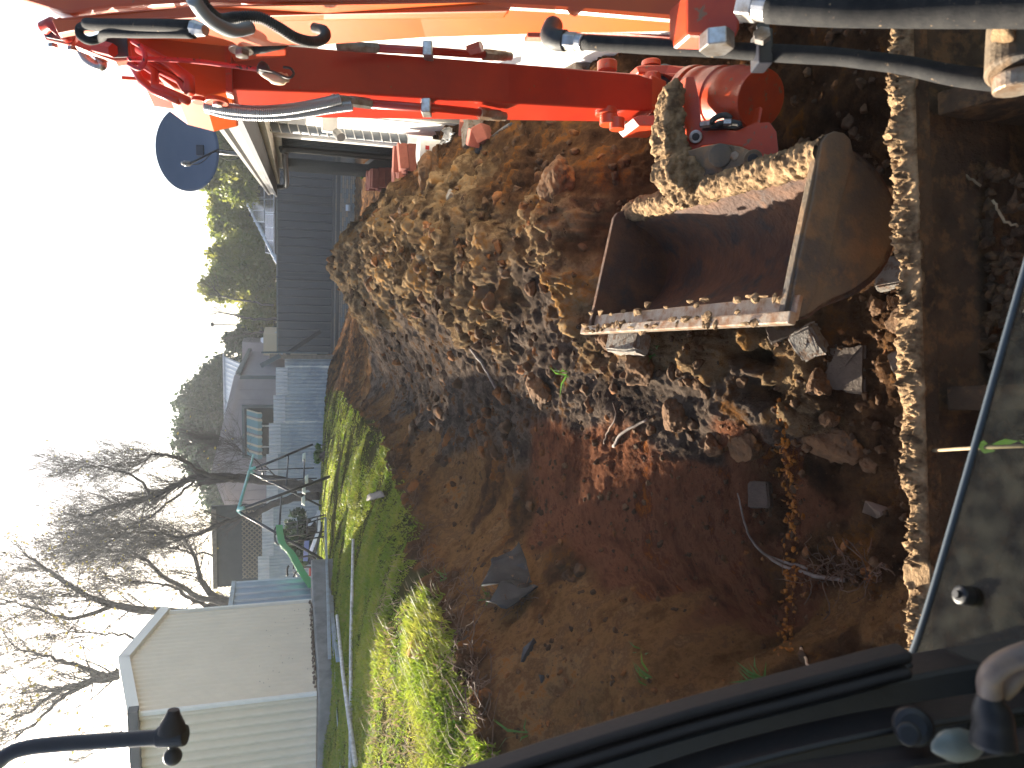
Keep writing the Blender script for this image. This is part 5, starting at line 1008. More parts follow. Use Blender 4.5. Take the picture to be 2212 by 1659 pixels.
MB().cyl(p6(585, 1320, .62), p6(600, 1330, .60), .0155, 30).build('round_vent', M['cabblack'], EX, bevel=.006); MB().cyl(p6(560, 1390, .585), p6(562, 1392, .58), .009, 24).build('vent_centre', M['cabblack'], EX, bevel=.003)
MB().lump(p6(950, 1480, .58), (.02, .013, .008), 8, 3, .15, ax=(UP, RT, FW)).build('pedal', mat('grey_pedal', (.16, .18, .16), .4), EX, True)
# travel lever with its rubber boot, at the lower right
mb = MB(); mb.tube(smoothpath([p6(1230, 1480, .55), p6(1230, 1300, .55), p6(1205, 1150, .55), p6(1210, 1080, .55)], 5), [.016, .0155, .015, .0145, .014, .014, .014, .0135, .013, .012, .011, .010, .0095, .009, .0085, .0085], 20); lv = mb.build('lever_boot', M['cabblack'], EX, True)
mb = MB(); mb.tube(smoothpath([p6(1205, 1080, .55), p6(1200, 980, .545), p6(1230, 900, .54), p6(1330, 820, .535), p6(1480, 760, .53), p6(1620, 720, .53)], 5), .0085, 18); mb.build('lever_grip', M['tan'], lv, True)
mb = MB(); mb.tube(smoothpath([p6(1290, 1050, .56), p6(1350, 990, .555), p6(1440, 880, .55), p6(1600, 780, .55)], 5), .0078, 18); mb.build('lever_grip', M['tan'], lv, True)
# pane
gd = .74
pane = [(1950, 1480, .78), (1966, 1425, .78), (2005, 1310, .775), (2100, 985, .76), (2212, 590, .74), (2300, 290, .73), (2360, 900, .66), (2330, 1700, .62), (2060, 1700, .68)]
o3 = P(*pane[1]); gn = unit(np.cross(P(*pane[4])-o3, P(2330, 1600, .60)-o3)); gpts = [PP(a_, b_, o3, gn) for a_, b_, _ in pane]
gp = MB().prism(gpts, gn*.005).build('lower_windscreen', M['glass'], EX)
mb = MB(); ep = smoothpath([gpts[0], gpts[1], gpts[2], gpts[3], gpts[4], gpts[5]], 5); mb.tube(ep, .0036, 8); mb.build('glass_edge', M['glassedge'], gp, True)
kc = PP(2092, 1288, o3, gn); MB().cyl(kc-gn*.012, kc+gn*.012, .0095, 28).build('fixing_grommet', M['cabblack'], gp, bevel=.003); MB().cyl(kc-gn*.016, kc+gn*.014, .0038, 16).build('fixing_stud', M['cabblack'], gp)
# roof, rear and side of the cab behind the viewer
cbx = lambda name, c_, s_: MB().cbox(c_, s_, .01).build(name, M['cabblack'], EX)
mb = MB(); ax3 = (unit([math.cos(AZ), math.sin(AZ), 0]), _fh, V(0, 0, 1))
for nm, (r_, f_, z_), s_ in (('cab_roof', (-.12, -.5, 2.22), (1.1, 1.5, .05)), ('cab_rear', (-.12, -1.15, 1.35), (1.1, .05, 1.7)), ('cab_floor', (-.12, -.45, .52), (1.1, 1.3, .05)), ('cab_side', (-.66, -.75, 1.1), (.04, .8, 1.1))):
    MB().cbox(ax3[0]*r_+ax3[1]*f_+V(0, 0, z_), s_, .01, ax3).build(nm, M['cabblack'], EX)
# undercarriage below the cab
for s_ in (-1, 1):
    c_ = ax3[0]*(-.1+s_*.5)+ax3[1]*-.45; mb = MB(); pr = []
    for an in np.linspace(-90, 90, 9): pr.append(c_+ax3[1]*(.72+.17*math.cos(R(an)))+V(0, 0, .2+.17*math.sin(R(an))))
    for an in np.linspace(90, 270, 9): pr.append(c_+ax3[1]*(-.72+.17*math.cos(R(an)))+V(0, 0, .2+.17*math.sin(R(an))))
    mb.prism([p-ax3[0]*.12 for p in pr], ax3[0]*.24); mb.build('track', M['hose'], EX)
MB().cbox(ax3[0]*-.1+ax3[1]*-.5+V(0, 0, .40), (.9, 1.2, .2), .02, ax3).build('turntable_deck', M['orange'], EX)
# mirror stalk at the upper left
ma = [P(-90, 1668, 1.12), P(-20, 1655, 1.12), P(20, 1628, 1.12), P(60, 1615, 1.12), P(120, 1608, 1.12), P(230, 1600, 1.12), P(372, 1591, 1.12)]
mr_ = MB().tube(smoothpath(ma, 6), .0115, 20).build('mirror_stalk', M['cabblack'], EX, True)
mb = MB(); mb.cyl(P(340, 1592, 1.12), P(402, 1588, 1.12), .0155, 20); mb.build('clamp', M['cabblack'], mr_, bevel=.003)
mb = MB(); mb.tube([P(372, 1580, 1.1), P(372, 1562, 1.1), P(374, 1545, 1.1), P(375, 1533, 1.1)], [.02, .017, .011, .008], 18); mb.build('knob', M['cabseal'], mr_, 'auto')
mb = MB(); mb.sphere(P(373, 1634, 1.12), .0135, 24, 14); mb.build('ball_joint', M['cabblack'], mr_, True); MB().cyl(P(373, 1600, 1.12), P(373, 1624, 1.12), .006, 12).build('ball_stem', M['cabblack'], mr_)

# ------------------------------------------------------------------ thin scattering volume added over the yards to imitate lens veiling
M['lens_veil'] = bpy.data.materials.new('lens_veil'); M['lens_veil'].use_nodes = True; n = M['lens_veil'].node_tree; n.nodes.remove(n.nodes['Principled BSDF'])
pv_ = n.nodes.new('ShaderNodeVolumePrincipled'); pv_.inputs['Color'].default_value = (.86, .92, 1, 1); pv_.inputs['Density'].default_value = .0012; pv_.inputs['Anisotropy'].default_value = .5
n.links.new(pv_.outputs[0], n.nodes['Material Output'].inputs['Volume'])
tag(MB().box((0, 0, 14.2), (430, 430, 31.6)).build('lens_veil', M['lens_veil'], loc=(0, 0, 0)), 'thin scattering volume added over the yards to imitate lens veiling', 'lens_veil', kind='stuff')
# ================================================================== swing set with slide
def z5(x_, y_, L_): return PL(438.9+x_*.2315, 960+y_*.2315, L_)
SL = 14.6
sw = thing('swing_set', V(*z5(900, 500, SL)[:2], .9), 'black and teal steel swing frame with a green slide on the sunlit lawn', 'swing set')
def rod(pts, r_, m_, name, par=sw, n_=10, sm=0): w_ = [z5(*p) for p in pts]; w_ = smoothpath(w_, sm) if sm else w_; return MB().tube(w_, r_, n_).build(name, M[m_], par, True)
rod([(430, 250, 15.2), (325, 620, 13.6)], .028, 'teal', 'top_bar'); rod([(430, 250, 15.2), (468, 100, 16.2)], .022, 'teal', 'top_bar')
rod([(440, 235, 15.2), (490, 215, 15.2)], .034, 'teal', 'socket'); rod([(325, 610, 13.6), (380, 590, 13.5)], .032, 'teal', 'socket'); rod([(430, 250, 15.2), (480, 275, 15.2)], .03, 'teal', 'socket'); rod([(330, 625, 13.6), (372, 655, 13.6)], .028, 'teal', 'socket')
rod([(470, 230, 15.2), (1020, 0, 15.9)], .024, 'blacksteel', 'leg'); rod([(450, 262, 15.2), (1100, 575, 14.8)], .02, 'blacksteel', 'leg'); rod([(370, 600, 13.6), (1185, 298, 14.3)], .026, 'blacksteel', 'leg'); rod([(345, 635, 13.6), (1112, 1072, 13.0)], .024, 'blacksteel', 'leg')
rod([(545, 210, 15.2), (560, 285, 15.2)], .016, 'blacksteel', 'brace'); rod([(730, 480, 14.1), (708, 815, 13.5)], .018, 'blacksteel', 'brace')
rod([(480, 240, 15.1), (1035, 220, 15.1)], .013, 'blacksteel', 'glider_bar'); rod([(555, 330, 14.7), (1060, 316, 14.7)], .013, 'blacksteel', 'glider_bar'); rod([(795, 105, 15.6), (775, 385, 14.5)], .015, 'blacksteel', 'glider_bar'); rod([(942, 100, 15.6), (940, 385, 14.5)], .016, 'blacksteel', 'glider_bar')
for x_, y_, L_ in ((965, 330, 14.6), (935, 525, 14.4), (940, 420, 14.5), (940, 120, 15.5)): c_ = z5(x_, y_, L_); MB().cyl(c_-V(0, 0, .03), c_+V(0, 0, .03), .10, 18, .07).build('seat', M['palegreen'], sw, bevel=.01)
rod([(690, 925, 13.2), (670, 900, 13.2), (668, 800, 13.4), (680, 770, 13.5), (705, 765, 13.5)], .014, 'blacksteel', 'handrail', sm=4); rod([(735, 930, 13.1), (690, 930, 13.1), (668, 860, 13.2), (680, 835, 13.3), (720, 830, 13.3)], .014, 'blacksteel', 'handrail', sm=4)
for a_, b_ in (((768, 748, 13.6), (1140, 655, 14.0)), ((775, 795, 13.5), (1140, 682, 13.9)), ((775, 857, 13.3), (1130, 815, 13.6)), ((780, 908, 13.2), (1130, 862, 13.5))): rod([a_, b_], .013, 'blacksteel', 'ladder_rail')
for f_ in (.3, .55, .8): a_ = z5(768+372*f_, 748-93*f_, 13.6); b_ = z5(775+355*f_, 857-42*f_, 13.3); MB().tube([a_, b_], .011, 8).build('rung', M['blacksteel'], sw, True)
cl = [(730, 760, 13.5), (740, 850, 13.3), (765, 935, 13.1), (830, 1000, 12.9), (880, 1080, 12.7), (930, 1170, 12.4), (985, 1250, 12.2), (1040, 1330, 11.95)]
w_ = smoothpath([z5(*p) for p in cl], 5); vs = []; fs = []; sd_ = unit(V(-.47, .88, 0))
for q in w_:
    for a_, h_ in ((-.17, .09), (-.15, 0), (.15, 0), (.17, .09), (.19, .09), (.16, -.02), (-.16, -.02), (-.19, .09)): vs.append(q+sd_*a_+V(0, 0, h_))
for i in range(len(w_)-1):
    for j in range(8): fs.append((8*i+j, 8*i+(j+1) % 8, 8*i+8+(j+1) % 8, 8*i+8+j))
MB().add(vs, fs).build('slide', M['green'], sw, 'auto')
# things leaning behind the frame
t = thing('leaning_panels', z5(1040, 900, 16.5), 'curved white and lilac plastic panels standing under the slide by the iron fence', 'panels')
for x0, y0, x1, y1, m_ in ((1000, 700, 1060, 620, 'capping'), (1015, 950, 1060, 640, 'plastic_white'), (1010, 1060, 1065, 720, 'blacksteel')):
    w_ = smoothpath([z5(x1, y1, 16.6), z5((x0+x1)/2+22, (y0+y1)/2, 16.5), z5(x0-30, y0+60, 16.4)], 5); w_ = [q for q in w_]
    MB().prism(w_+[q-UP*.07 for q in w_[::-1]], FWh*.05).build('curved_panel', M[m_], t)
MB().prism([z5(945, 905, 16.3), z5(990, 900, 16.3), z5(975, 1090, 16.3), z5(932, 1090, 16.3)], FWh*.05).build('lilac_panel', M['purple'], t)
t = thing('bicycle', z5(900, 1180, 15.5), 'small bicycle with a red wheel guard half hidden behind the green slide', 'bicycle')
for x_, y_ in ((960, 1150), (960, 1250)):
    c_ = z5(x_, y_, 15.5); MB().tube([c_+V(math.cos(a_)*.24, 0, math.sin(a_)*.24) for a_ in np.linspace(0, 2*math.pi, 25)], .018, 6, caps=False).build('wheel', M['hose'], t, True)
mb = MB(); mb.tube([z5(960, 1150, 15.5), z5(840, 1170, 15.5), z5(880, 1235, 15.5), z5(960, 1250, 15.5)], .014, 8); mb.build('frame', M['capping'], t, True)
MB().tube(smoothpath([z5(800, 1130, 15.4), z5(785, 1160, 15.4), z5(785, 1230, 15.4)], 4), .02, 8).build('handlebar', M['hose'], t, True); MB().cbox(z5(1015, 1200, 15.3), (.2, .05, .12), .02).build('guard', M['label_red'], t)

# ================================================================== loose things on the soil
def frame_at(yaw, pitch=0., roll=0.):
    m_ = Matrix.Rotation(yaw, 3, 'Z') @ Matrix.Rotation(pitch, 3, 'X') @ Matrix.Rotation(roll, 3, 'Y'); return [np.array(m_.col[i]) for i in range(3)]
def stone(name, tx, ty, size, rot, m_, label, cat, up=.0, group=None, chip=.006):
    p = hit(tx, ty); bm = bmesh.new(); bmesh.ops.create_cube(bm, size=1)
    for v in bm.verts: v.co = Vector((v.co.x*size[0], v.co.y*size[1], v.co.z*size[2]))
    bmesh.ops.bevel(bm, geom=bm.edges[:], offset=min(size)*.1, segments=2, affect='EDGES'); bmesh.ops.triangulate(bm, faces=bm.faces[:])
    for _ in range(3): bmesh.ops.subdivide_edges(bm, edges=[e for e in bm.edges if e.calc_length() > .018], cuts=1)
    bm.normal_update(); vv = np.array([v.co[:] for v in bm.verts]); nn = fbm3(vv*26+tx, 4)-.5; n2 = np.clip(fbm3(vv*9+ty, 2)-.62, 0, 1)
    for v, a_, b_ in zip(bm.verts, nn, n2): v.co += v.normal*(float(a_)*chip*3-float(b_)*.12)
    ax = frame_at(*[R(a) for a in rot]); bm.verts.index_update(); mb = MB()
    mb.add([p+V(0, 0, up)+ax[0]*v.co.x+ax[1]*v.co.y+ax[2]*v.co.z for v in bm.verts], [[v.index for v in f.verts] for f in bm.faces]); bm.free()
    return tag(mb.build(name, M[m_], smooth='auto'), label, cat, group)
stone('paver', 1942, 592, (.085, .075, .05), (20, 35, 10), 'paver', 'pale concrete paver tilted against the far side of the dozer blade', 'paver', .03)
stone('paver', 1768, 738, (.10, .085, .075), (35, 20, -30), 'paver', 'grey concrete block with one white sunlit end, under the near corner of the bucket', 'paver', .03)
stone('paver', 1372, 742, (.08, .19, .07), (8, 12, 15), 'paver', 'long concrete block sticking out under the cutting edge of the bucket', 'paver', .03)
stone('paver', 1655, 1068, (.09, .075, .05), (20, 30, 5), 'paverd', 'dark brown paver lying alone on the red clay', 'paver', .02)
stone('paver', 1835, 795, (.15, .13, .07), (10, 20, 0), 'paverd', 'large square paver half buried in the crumbs in front of the dozer blade', 'paver', .0)
stone('paver', 1700, 715, (.05, .12, .03), (40, 50, 0), 'paverd', 'thin dark slab end standing behind the near corner of the bucket', 'paver', .0)
stone('paver', 1965, 775, (.07, .07, .02), (45, 35, 20), 'paver', 'thin pointed slab leaning on the muddy rim of the dozer blade', 'paver', .02)
stone('paver', 985, 425, (.12, .05, .04), (70, 20, 10), 'paver', 'pale brick-sized block on the shaded right side of the mound', 'paver', .03)
def rocky(tx, ty, size, m_, label, seed, name='rock', up=.0, cat='rock', amp=.34):
    p = hit(tx, ty); return tag(MB().lump(p+V(0, 0, up), size, seed, 5, amp, freq=1.5).build(name, M[m_], smooth=True), label, cat)
rocky(1902, 655, (.035, .045, .03), 'rock', 'orange-brown clod with a sunlit edge, below the round end of the bucket', 1, up=.01)
rocky(1958, 692, (.05, .055, .04), 'rock', 'brown stone touching the dozer blade beside the pale tilted paver', 2, up=.01)
rocky(1790, 960, (.075, .13, .05), 'rock', 'large flat rust-brown boulder at the foot of the red clay bank', 3)
rocky(1885, 1000, (.04, .05, .03), 'rock', 'rounded brown stone between the large rust boulder and the blade', 4)
rocky(1800, 905, (.03, .035, .025), 'rock', 'small round brown stone above the rust boulder', 5, up=.01)
rocky(1770, 830, (.05, .045, .04), 'rock', 'lumpy ochre stone left of the half buried square paver', 6, up=.01)
rocky(1470, 905, (.075, .06, .05), 'rock', 'rust coloured lump on the crest above the grey clay', 7, up=.02)
rocky(1395, 790, (.09, .08, .06), 'rock', 'big rounded earth lump in front of the bucket mouth', 8, up=.02)
rocky(1325, 735, (.06, .06, .045), 'rock', 'reddish angular stone beyond the far corner of the cutting edge', 9, up=.02)
rocky(1170, 840, (.10, .09, .06), 'rock', 'orange clod stuck in the grey sheared bank', 10, up=.01)
rocky(940, 372, (.16, .12, .09), 'rock', 'pale sunlit clod between the white tub and the mound', 11, up=.05)
rocky(1620, 965, (.07, .08, .05), 'rock', 'round red-brown clod on the upper edge of the red clay', 12, up=.01)
rocky(1545, 960, (.04, .05, .035), 'rock', 'small brown stone at the upper right of the red clay', 13, up=.01)
rocky(1215, 395, (.11, .09, .07), 'rock', 'large lit clod under the middle of the digging arm', 14, up=.03)
rocky(1640, 395, (.07, .06, .05), 'rock', 'crumbly brown clod beyond the orange tilt cylinder', 15, up=.03)
rocky(1745, 330, (.06, .05, .04), 'rock', 'ochre stone between the bucket plate and the sleeved hose', 16, up=.02)
# fine clods, past counting
def clod_field(n0, kinds, thr, amax, L, smin, smax, name, label, seed):
    global rng
    rng = np.random.default_rng(seed); x, y, z, cl = scatter(n0, kinds, thr, amax, L); n0 = len(x)
    tv = []; 
    for k in range(10):
        m0 = MB().lump((0, 0, 0), rng.uniform(.6, 1.1, 3), k+50, 3, .5, freq=1.3); tv.append(np.array(m0.v)); tf = np.array(m0.f)
    nv = len(tv[0]); s_ = smin+(smax-smin)*rng.random(n0)**6; s_ *= np.clip(np.hypot(x, y)/3, .6, 1.8)
    vs = np.empty((n0, nv, 3), np.float32); w_ = rng.integers(0, 10, n0); an = rng.uniform(0, 6.28, n0)
    for k in range(10):
        i = np.where(w_ == k)[0]; c_, d_ = np.cos(an[i])[:, None], np.sin(an[i])[:, None]; a = tv[k]
        vs[i, :, 0] = x[i, None]+(a[None, :, 0]*c_-a[None, :, 1]*d_)*s_[i, None]; vs[i, :, 1] = y[i, None]+(a[None, :, 0]*d_+a[None, :, 1]*c_)*s_[i, None]; vs[i, :, 2] = z[i, None]+s_[i, None]*.1+a[None, :, 2]*s_[i, None]
    f = (tf[None]+(np.arange(n0)*nv)[:, None, None]).astype(np.int32)
    me = bpy.data.meshes.new(name); me.vertices.add(n0*nv); me.vertices.foreach_set('co', vs.ravel()); me.loops.add(f.size); me.loops.foreach_set('vertex_index', f.ravel()); me.polygons.add(n0*len(tf)); me.polygons.foreach_set('loop_start', np.arange(0, f.size, 3, dtype=np.int32))
    me.update(); me.materials.append(M['clod']); me.shade_smooth(); o = bpy.data.objects.new(name, me); COL.objects.link(o); tag(o, label, 'clods', kind='stuff')
M['clod'] = mat('loose_clod', (.11, .062, .032), .92, 0, c2=(.045, .027, .017), scale=9, bump=.9, bscale=90, c3=(.22, .09, .03), s3=5, t3=(.52, .62), spec=.15)
clod_field(9000, 'dmk', .45, (-40, 45), (1.4, 10), .0035, .04, 'soil_clods', 'loose crumbly soil clods scattered over the mound and in front of the blade', 31)
clod_field(4500, 'sr', .5, (-50, 20), (1.5, 8), .003, .020, 'soil_crumbs', 'small crumbs of earth on the sandy cut and the red clay', 32)
# sticks and roots
def stick(pts, r0, r1, m_, label, name='stick', lift=.012, cat='stick'):
    w_ = []
    for p in pts: q = hit(p[0], p[1]); r_ = ray(p[0], p[1]); q = q-unit(r_)*(p[2] if len(p) > 2 else lift); w_.append(q)
    w_ = smoothpath(w_, 6); w_ = [q+rng.normal(0, .0012, 3) for q in w_]; return tag(MB().tube(w_, list(np.linspace(r0, r1, len(w_))), 8).build(name, M[m_], smooth=True), label, cat)
stick([(1594, 1065, .10), (1606, 1120, .07), (1632, 1178, .04), (1690, 1222, .03), (1760, 1243, .02), (1830, 1256, .01)], .0025, .0075, 'twiggrey', 'long thin pale root curving across the red clay down to the crumbs')
stick([(1655, 1200, .02), (1700, 1215, .02), (1745, 1228, .02)], .004, .006, 'twiggrey', 'short grey root running beside the long curved one')
stick([(1018, 752, .03), (1045, 790, .05), (1070, 835, .05), (1092, 862, .02)], .012, .009, 'twiggrey', 'grey stick poking out of the sheared clay bank')
stick([(1325, 965, .03), (1345, 935, .04), (1400, 905, .03)], .008, .005, 'twiggrey', 'thin root arching over the grey bank above the red clay')
stick([(1305, 958, .03), (1312, 935, .04), (1330, 900, .05), (1325, 870, .05)], .005, .003, 'root', 'very fine root hanging near the arching one on the grey bank')
stick([(1730, 1400, .03), (1748, 1440, .03)], .0045, .0035, 'wood', 'short orange-brown twig on the dark humus beside the cab sill')
stick([(985, 405, .03), (900, 425, .03)], .02, .02, 'timber', 'short grey timber offcut on the sunny mound') if False else None
stick([(915, 455, .02), (910, 508, .02)], .014, .014, 'timber', 'short square grey offcut lying on the sunlit mound')
stick([(1030, 330, .03), (1075, 290, .03), (1105, 268, .03)], .02, .012, 'fabric', 'dark flat strip of bark standing out of the shaded mound')
for k, (a_, b_) in enumerate((((2035, 322), (2118, 400)), ((2145, 430), (2195, 490)))):
    q = [G(a_[0], a_[1], .26), G((a_[0]+b_[0])/2-6, (a_[1]+b_[1])/2+8, .25), G(b_[0], b_[1], .24)]; tag(MB().tube([x_+rng.normal(0, .002, 3) for x_ in smoothpath(q, 6)], .0028, 7).build('root_strand', M['dry'], smooth=True), ['crooked straw coloured root lying behind the dozer blade', 'straight pale root tip lying behind the blade next to the cab glass'][k], 'root')
# root mats hanging out of the cut bank
def strands(n0, poly, ln, r_, m_, name, label, down=.6, seed=1):
    global rng
    rng = np.random.default_rng(seed); mb = MB(); pts = smoothpath([V(a, b, 0) for a, b in poly], 8)
    for k in range(n0):
        q = pts[rng.integers(0, len(pts))]+rng.normal(0, 7, 3); p = hit(q[0], q[1]); d = unit(rng.normal(0, 1, 3)+V(.3, -.5, -down)); w_ = [p+V(0, 0, .01)]
        L_ = ln*rng.uniform(.3, 1.3)
        for j in range(5): d = unit(d+rng.normal(0, .45, 3)); w_.append(w_[-1]+d*L_/5)
        for j in range(len(w_)): w_[j][2] = max(w_[j][2], p[2]-.1)
        mb.tube(w_, r_*rng.uniform(.5, 1.3), 4, caps=False)
    o = mb.build(name, M[m_], loc=(0, 0, 0)); tag(o, label, 'roots', kind='stuff')
strands(520, [(1058, 1620), (1025, 1440), (985, 1345), (925, 1215), (905, 1105), (835, 945), (785, 880)], .16, .0022, 'root', 'hanging_roots', 'brown roots hanging from the cut edge of the turf', seed=41)
strands(130, [(1750, 1250), (1800, 1230), (1850, 1240), (1900, 1230)], .12, .0018, 'root', 'root_mat', 'tangle of fine roots in the crumbs by the red clay edge', .2, seed=42)
strands(200, [(1010, 1255), (1060, 1300), (1100, 1300), (1140, 1290)], .13, .002, 'root', 'root_mat', 'matted roots in front of the torn ground fabric', .3, seed=43)
def sheet(name, pts, label, m_='fabric', cat='fabric', th=.004, seed=0, wob=.02):
    c_ = np.mean(pts, axis=0); bm = bmesh.new(); vv = [bm.verts.new(Vector(p)) for p in pts]; bm.faces.new(vv); bmesh.ops.triangulate(bm, faces=bm.faces[:])
    for _ in range(4): bmesh.ops.subdivide_edges(bm, edges=[e for e in bm.edges if e.calc_length() > .025], cuts=1)
    bm.normal_update(); a_ = np.array([v.co[:] for v in bm.verts]); nn = 1-np.abs(2*fbm3(a_*[9, 9, 5]+seed, 3)-1)-.7; n2 = fbm3(a_*30+seed, 2)-.5
    for v, k1, k2 in zip(bm.verts, nn, n2): v.co += v.normal*(float(k1)*wob*2.5+float(k2)*wob*.5)
    bm.verts.index_update(); mb = MB().add([v.co[:] for v in bm.verts], [[v.index for v in f.verts] for f in bm.faces]); bm.free(); o = mb.build(name, M[m_], smooth='auto'); md = o.modifiers.new('thick', 'SOLIDIFY'); md.thickness = th; return tag(o, label, cat)
def hz(tx, ty, up=0.): p = hit(tx, ty); return p+V(0, 0, up)
b0, b1, b2_ = hz(1052, 1268), hz(1140, 1262), hz(1040, 1230)
d_ = np.hypot(*hz(1150, 1264)[:2])-.02; pk = PL(1128, 1178, d_+.12)
sheet('ground_fabric', [PL(1040, 1262, d_), PL(1150, 1264, d_), PL(1137, 1210, d_+.05), PL(1124, 1178, d_+.12), PL(1100, 1190, d_+.14), PL(1062, 1225, d_+.12)], 'large folded peak of black ground fabric standing out of the sandy slope', seed=1, wob=.045)
sheet('ground_fabric', [PL(1050, 1288, d_-.08), PL(1095, 1298, d_-.12), PL(1162, 1278, d_-.1), PL(1150, 1264, d_-.02), PL(1085, 1264, d_-.02)], 'torn lower flap of black ground fabric lying below the folded peak', seed=2, wob=.04)
def flap(pts, label, seed): dd = np.hypot(*hz(*pts[0])[:2]); return sheet('ground_fabric', [PL(a, b, dd-.03+.02*(k % 2)) for k, (a, b) in enumerate(pts)], label, seed=seed, wob=.01)
flap([(1125, 1430), (1132, 1400), (1153, 1378), (1162, 1392), (1158, 1410), (1140, 1432)], 'small crumpled scrap of black fabric on the smooth sand', 3)
flap([(1160, 1458), (1185, 1462), (1188, 1490), (1175, 1495), (1168, 1480)], 'ragged scrap of grey fabric beside the orange sand patch', 4)
flap([(970, 1180), (1005, 1190), (1035, 1178), (1090, 1172), (1092, 1178), (1040, 1195), (1000, 1208), (975, 1205)], 'long dark strip of torn fabric half buried on the sandy floor', 5)
flap([(868, 1020), (895, 1008), (920, 1008), (918, 1016), (890, 1022)], 'small dark bark-like scrap on the far sandy floor', 6)
flap([(1045, 308), (1085, 285), (1150, 250), (1145, 262), (1100, 300), (1060, 345), (1048, 345)], 'long stiff black plastic strip sticking out of the shaded side of the mound', 7)
sheet('dead_leaf', [hz(1885, 1085, .03), hz(1900, 1080, .04), hz(1930, 1095, .02), hz(1925, 1115, .04), hz(1905, 1120, .02), hz(1890, 1105, .05)], 'curled grey-brown dead leaf on the crumbs behind the blade', 'leafdead', 'leaf', .002, 9, .02)
sheet('mustard_leaf', [hz(905, 1388, .04), hz(910, 1420, .05), hz(935, 1425, .04), hz(945, 1400, .03), hz(925, 1380, .05)], 'mustard yellow wilted leaf in the near sunlit grass', 'yellowleaf', 'leaf', .002, 10, .03)
sheet('plastic_bag', [PX(950, 282, .55), PX(958, 305, .5), PX(980, 300, .5), PX(988, 285, .52), PX(975, 272, .56)], 'black plastic bag with an orange rag beside the white tub', 'hose', 'bag', .01, 11, .05)
sheet('bark_strip', [hz(800, 1082, .03), hz(822, 1078, .05), hz(842, 1072, .03), hz(838, 1060, .05), hz(810, 1068, .06)], 'grey curl of bark at the edge of the shaded turf', 'timber', 'bark', .006, 12, .02)
# weed tufts
def tuft(tx, ty, n0, ln, label, seed):
    global rng
    rng = np.random.default_rng(seed); p = hit(tx, ty); mb = MB()
    for k in range(n0):
        d = unit(rng.normal(0, .6, 3)*[1, 1, .3]+V(0, 0, .8)); l_ = ln*rng.uniform(.5, 1.2); s_ = unit(np.cross(d, rng.normal(0, 1, 3)))*.0035; b = p+rng.normal(0, .012, 3)*[1, 1, 0]; w_ = [b, b+d*l_*.5, b+d*l_*.85-V(0, 0, l_*.1)+unit(d*[1, 1, 0])*l_*.25]
        mb.add([w_[0]-s_*.8, w_[0]+s_*.8, w_[1]+s_, w_[1]-s_, w_[2]], [(0, 1, 2, 3), (3, 2, 4)])
    tag(mb.build('weed_tuft', M['weed']), label, 'weed')
tuft(1145, 1580, 7, .16, 'tall thin weed on the sand next to the cab sill', 1); tuft(1400, 1465, 8, .09, 'sparse green weed sprig in the middle of the lower sand', 2); tuft(1390, 1410, 7, .08, 'thin grass sprig above the sparse green weed', 3)
tuft(1650, 1475, 30, .09, 'thick tuft of green grass at the cab sill', 4); tuft(1060, 1290, 14, .08, 'small green tuft growing through the torn ground fabric', 5); tuft(965, 1250, 16, .08, 'green weed on the root mat at the foot of the turf', 6)
tuft(1225, 810, 6, .12, 'lone green blade sprig on the grey sheared bank', 7); tuft(880, 1075, 14, .08, 'weed tuft on the upper sandy floor', 8); tuft(1420, 760, 8, .06, 'green sprig among the lit crumbs below the bucket lip', 9); tuft(1000, 1560, 18, .1, 'leafy weed in the shade at the near end of the turf', 10)
w_ = [G(1990, 975, .35), P(2100, 968, 1.35), P(2240, 962, 1.25)]
o = MB().tube(smoothpath(w_, 4), .0035, 8).build('creeper', M['dry'], smooth=True); tag(o, 'single weed stem with small green leaves crossing behind the cab glass', 'weed')
mb = MB()
for q, dx, dy in ((P(2135, 960, 1.32), .03, .01), (P(2150, 975, 1.32), -.02, .02), (P(2200, 950, 1.28), .02, -.02)): mb.add([q, q-UP*dx+RT*dy, q-UP*dx*1.8+RT*dy*.6, q-UP*dx+RT*-.004], [(0, 1, 2, 3)])
mb.build('leaf', M['weed'], o)
# slabs stacked by the house, behind the arm
for k, (tx, ty, a_) in enumerate(((1085, 118, 0), (1112, 118, 4), (1150, 118, -3), (1185, 122, 8), (1215, 125, -6), (1245, 128, 10), (1275, 128, 22), (1310, 126, 35), (1345, 118, 50))):
    p = PX(tx, ty, .98 if tx < 1200 else .9); p[2] = max(p[2], .1); ax = frame_at(R(20+a_), R(0), R(a_*.8)); d = unit(UP*-1)
    o = MB().cbox(p+V(.05, 0, -.02), (.36, .26, .042), .005, ax).build('slab', M['paver'])
    tag(o, ['topmost and flattest of the grey slabs stacked by the house wall', 'second grey slab down in the stack by the house wall', 'third grey slab down in the stack by the house wall', 'fourth slab, slightly twisted, in the stack by the house wall', 'fifth slab in the middle of the stack by the house wall', 'sixth slab, turned outwards, in the stack by the house wall', 'seventh slab, tipping, near the foot of the stack by the house', 'eighth slab, steeply tilted, near the foot of the stack by the house', 'lowest and most tilted slab beside the black elbow fitting'][k], 'slab', 'grey slabs stacked by the house')
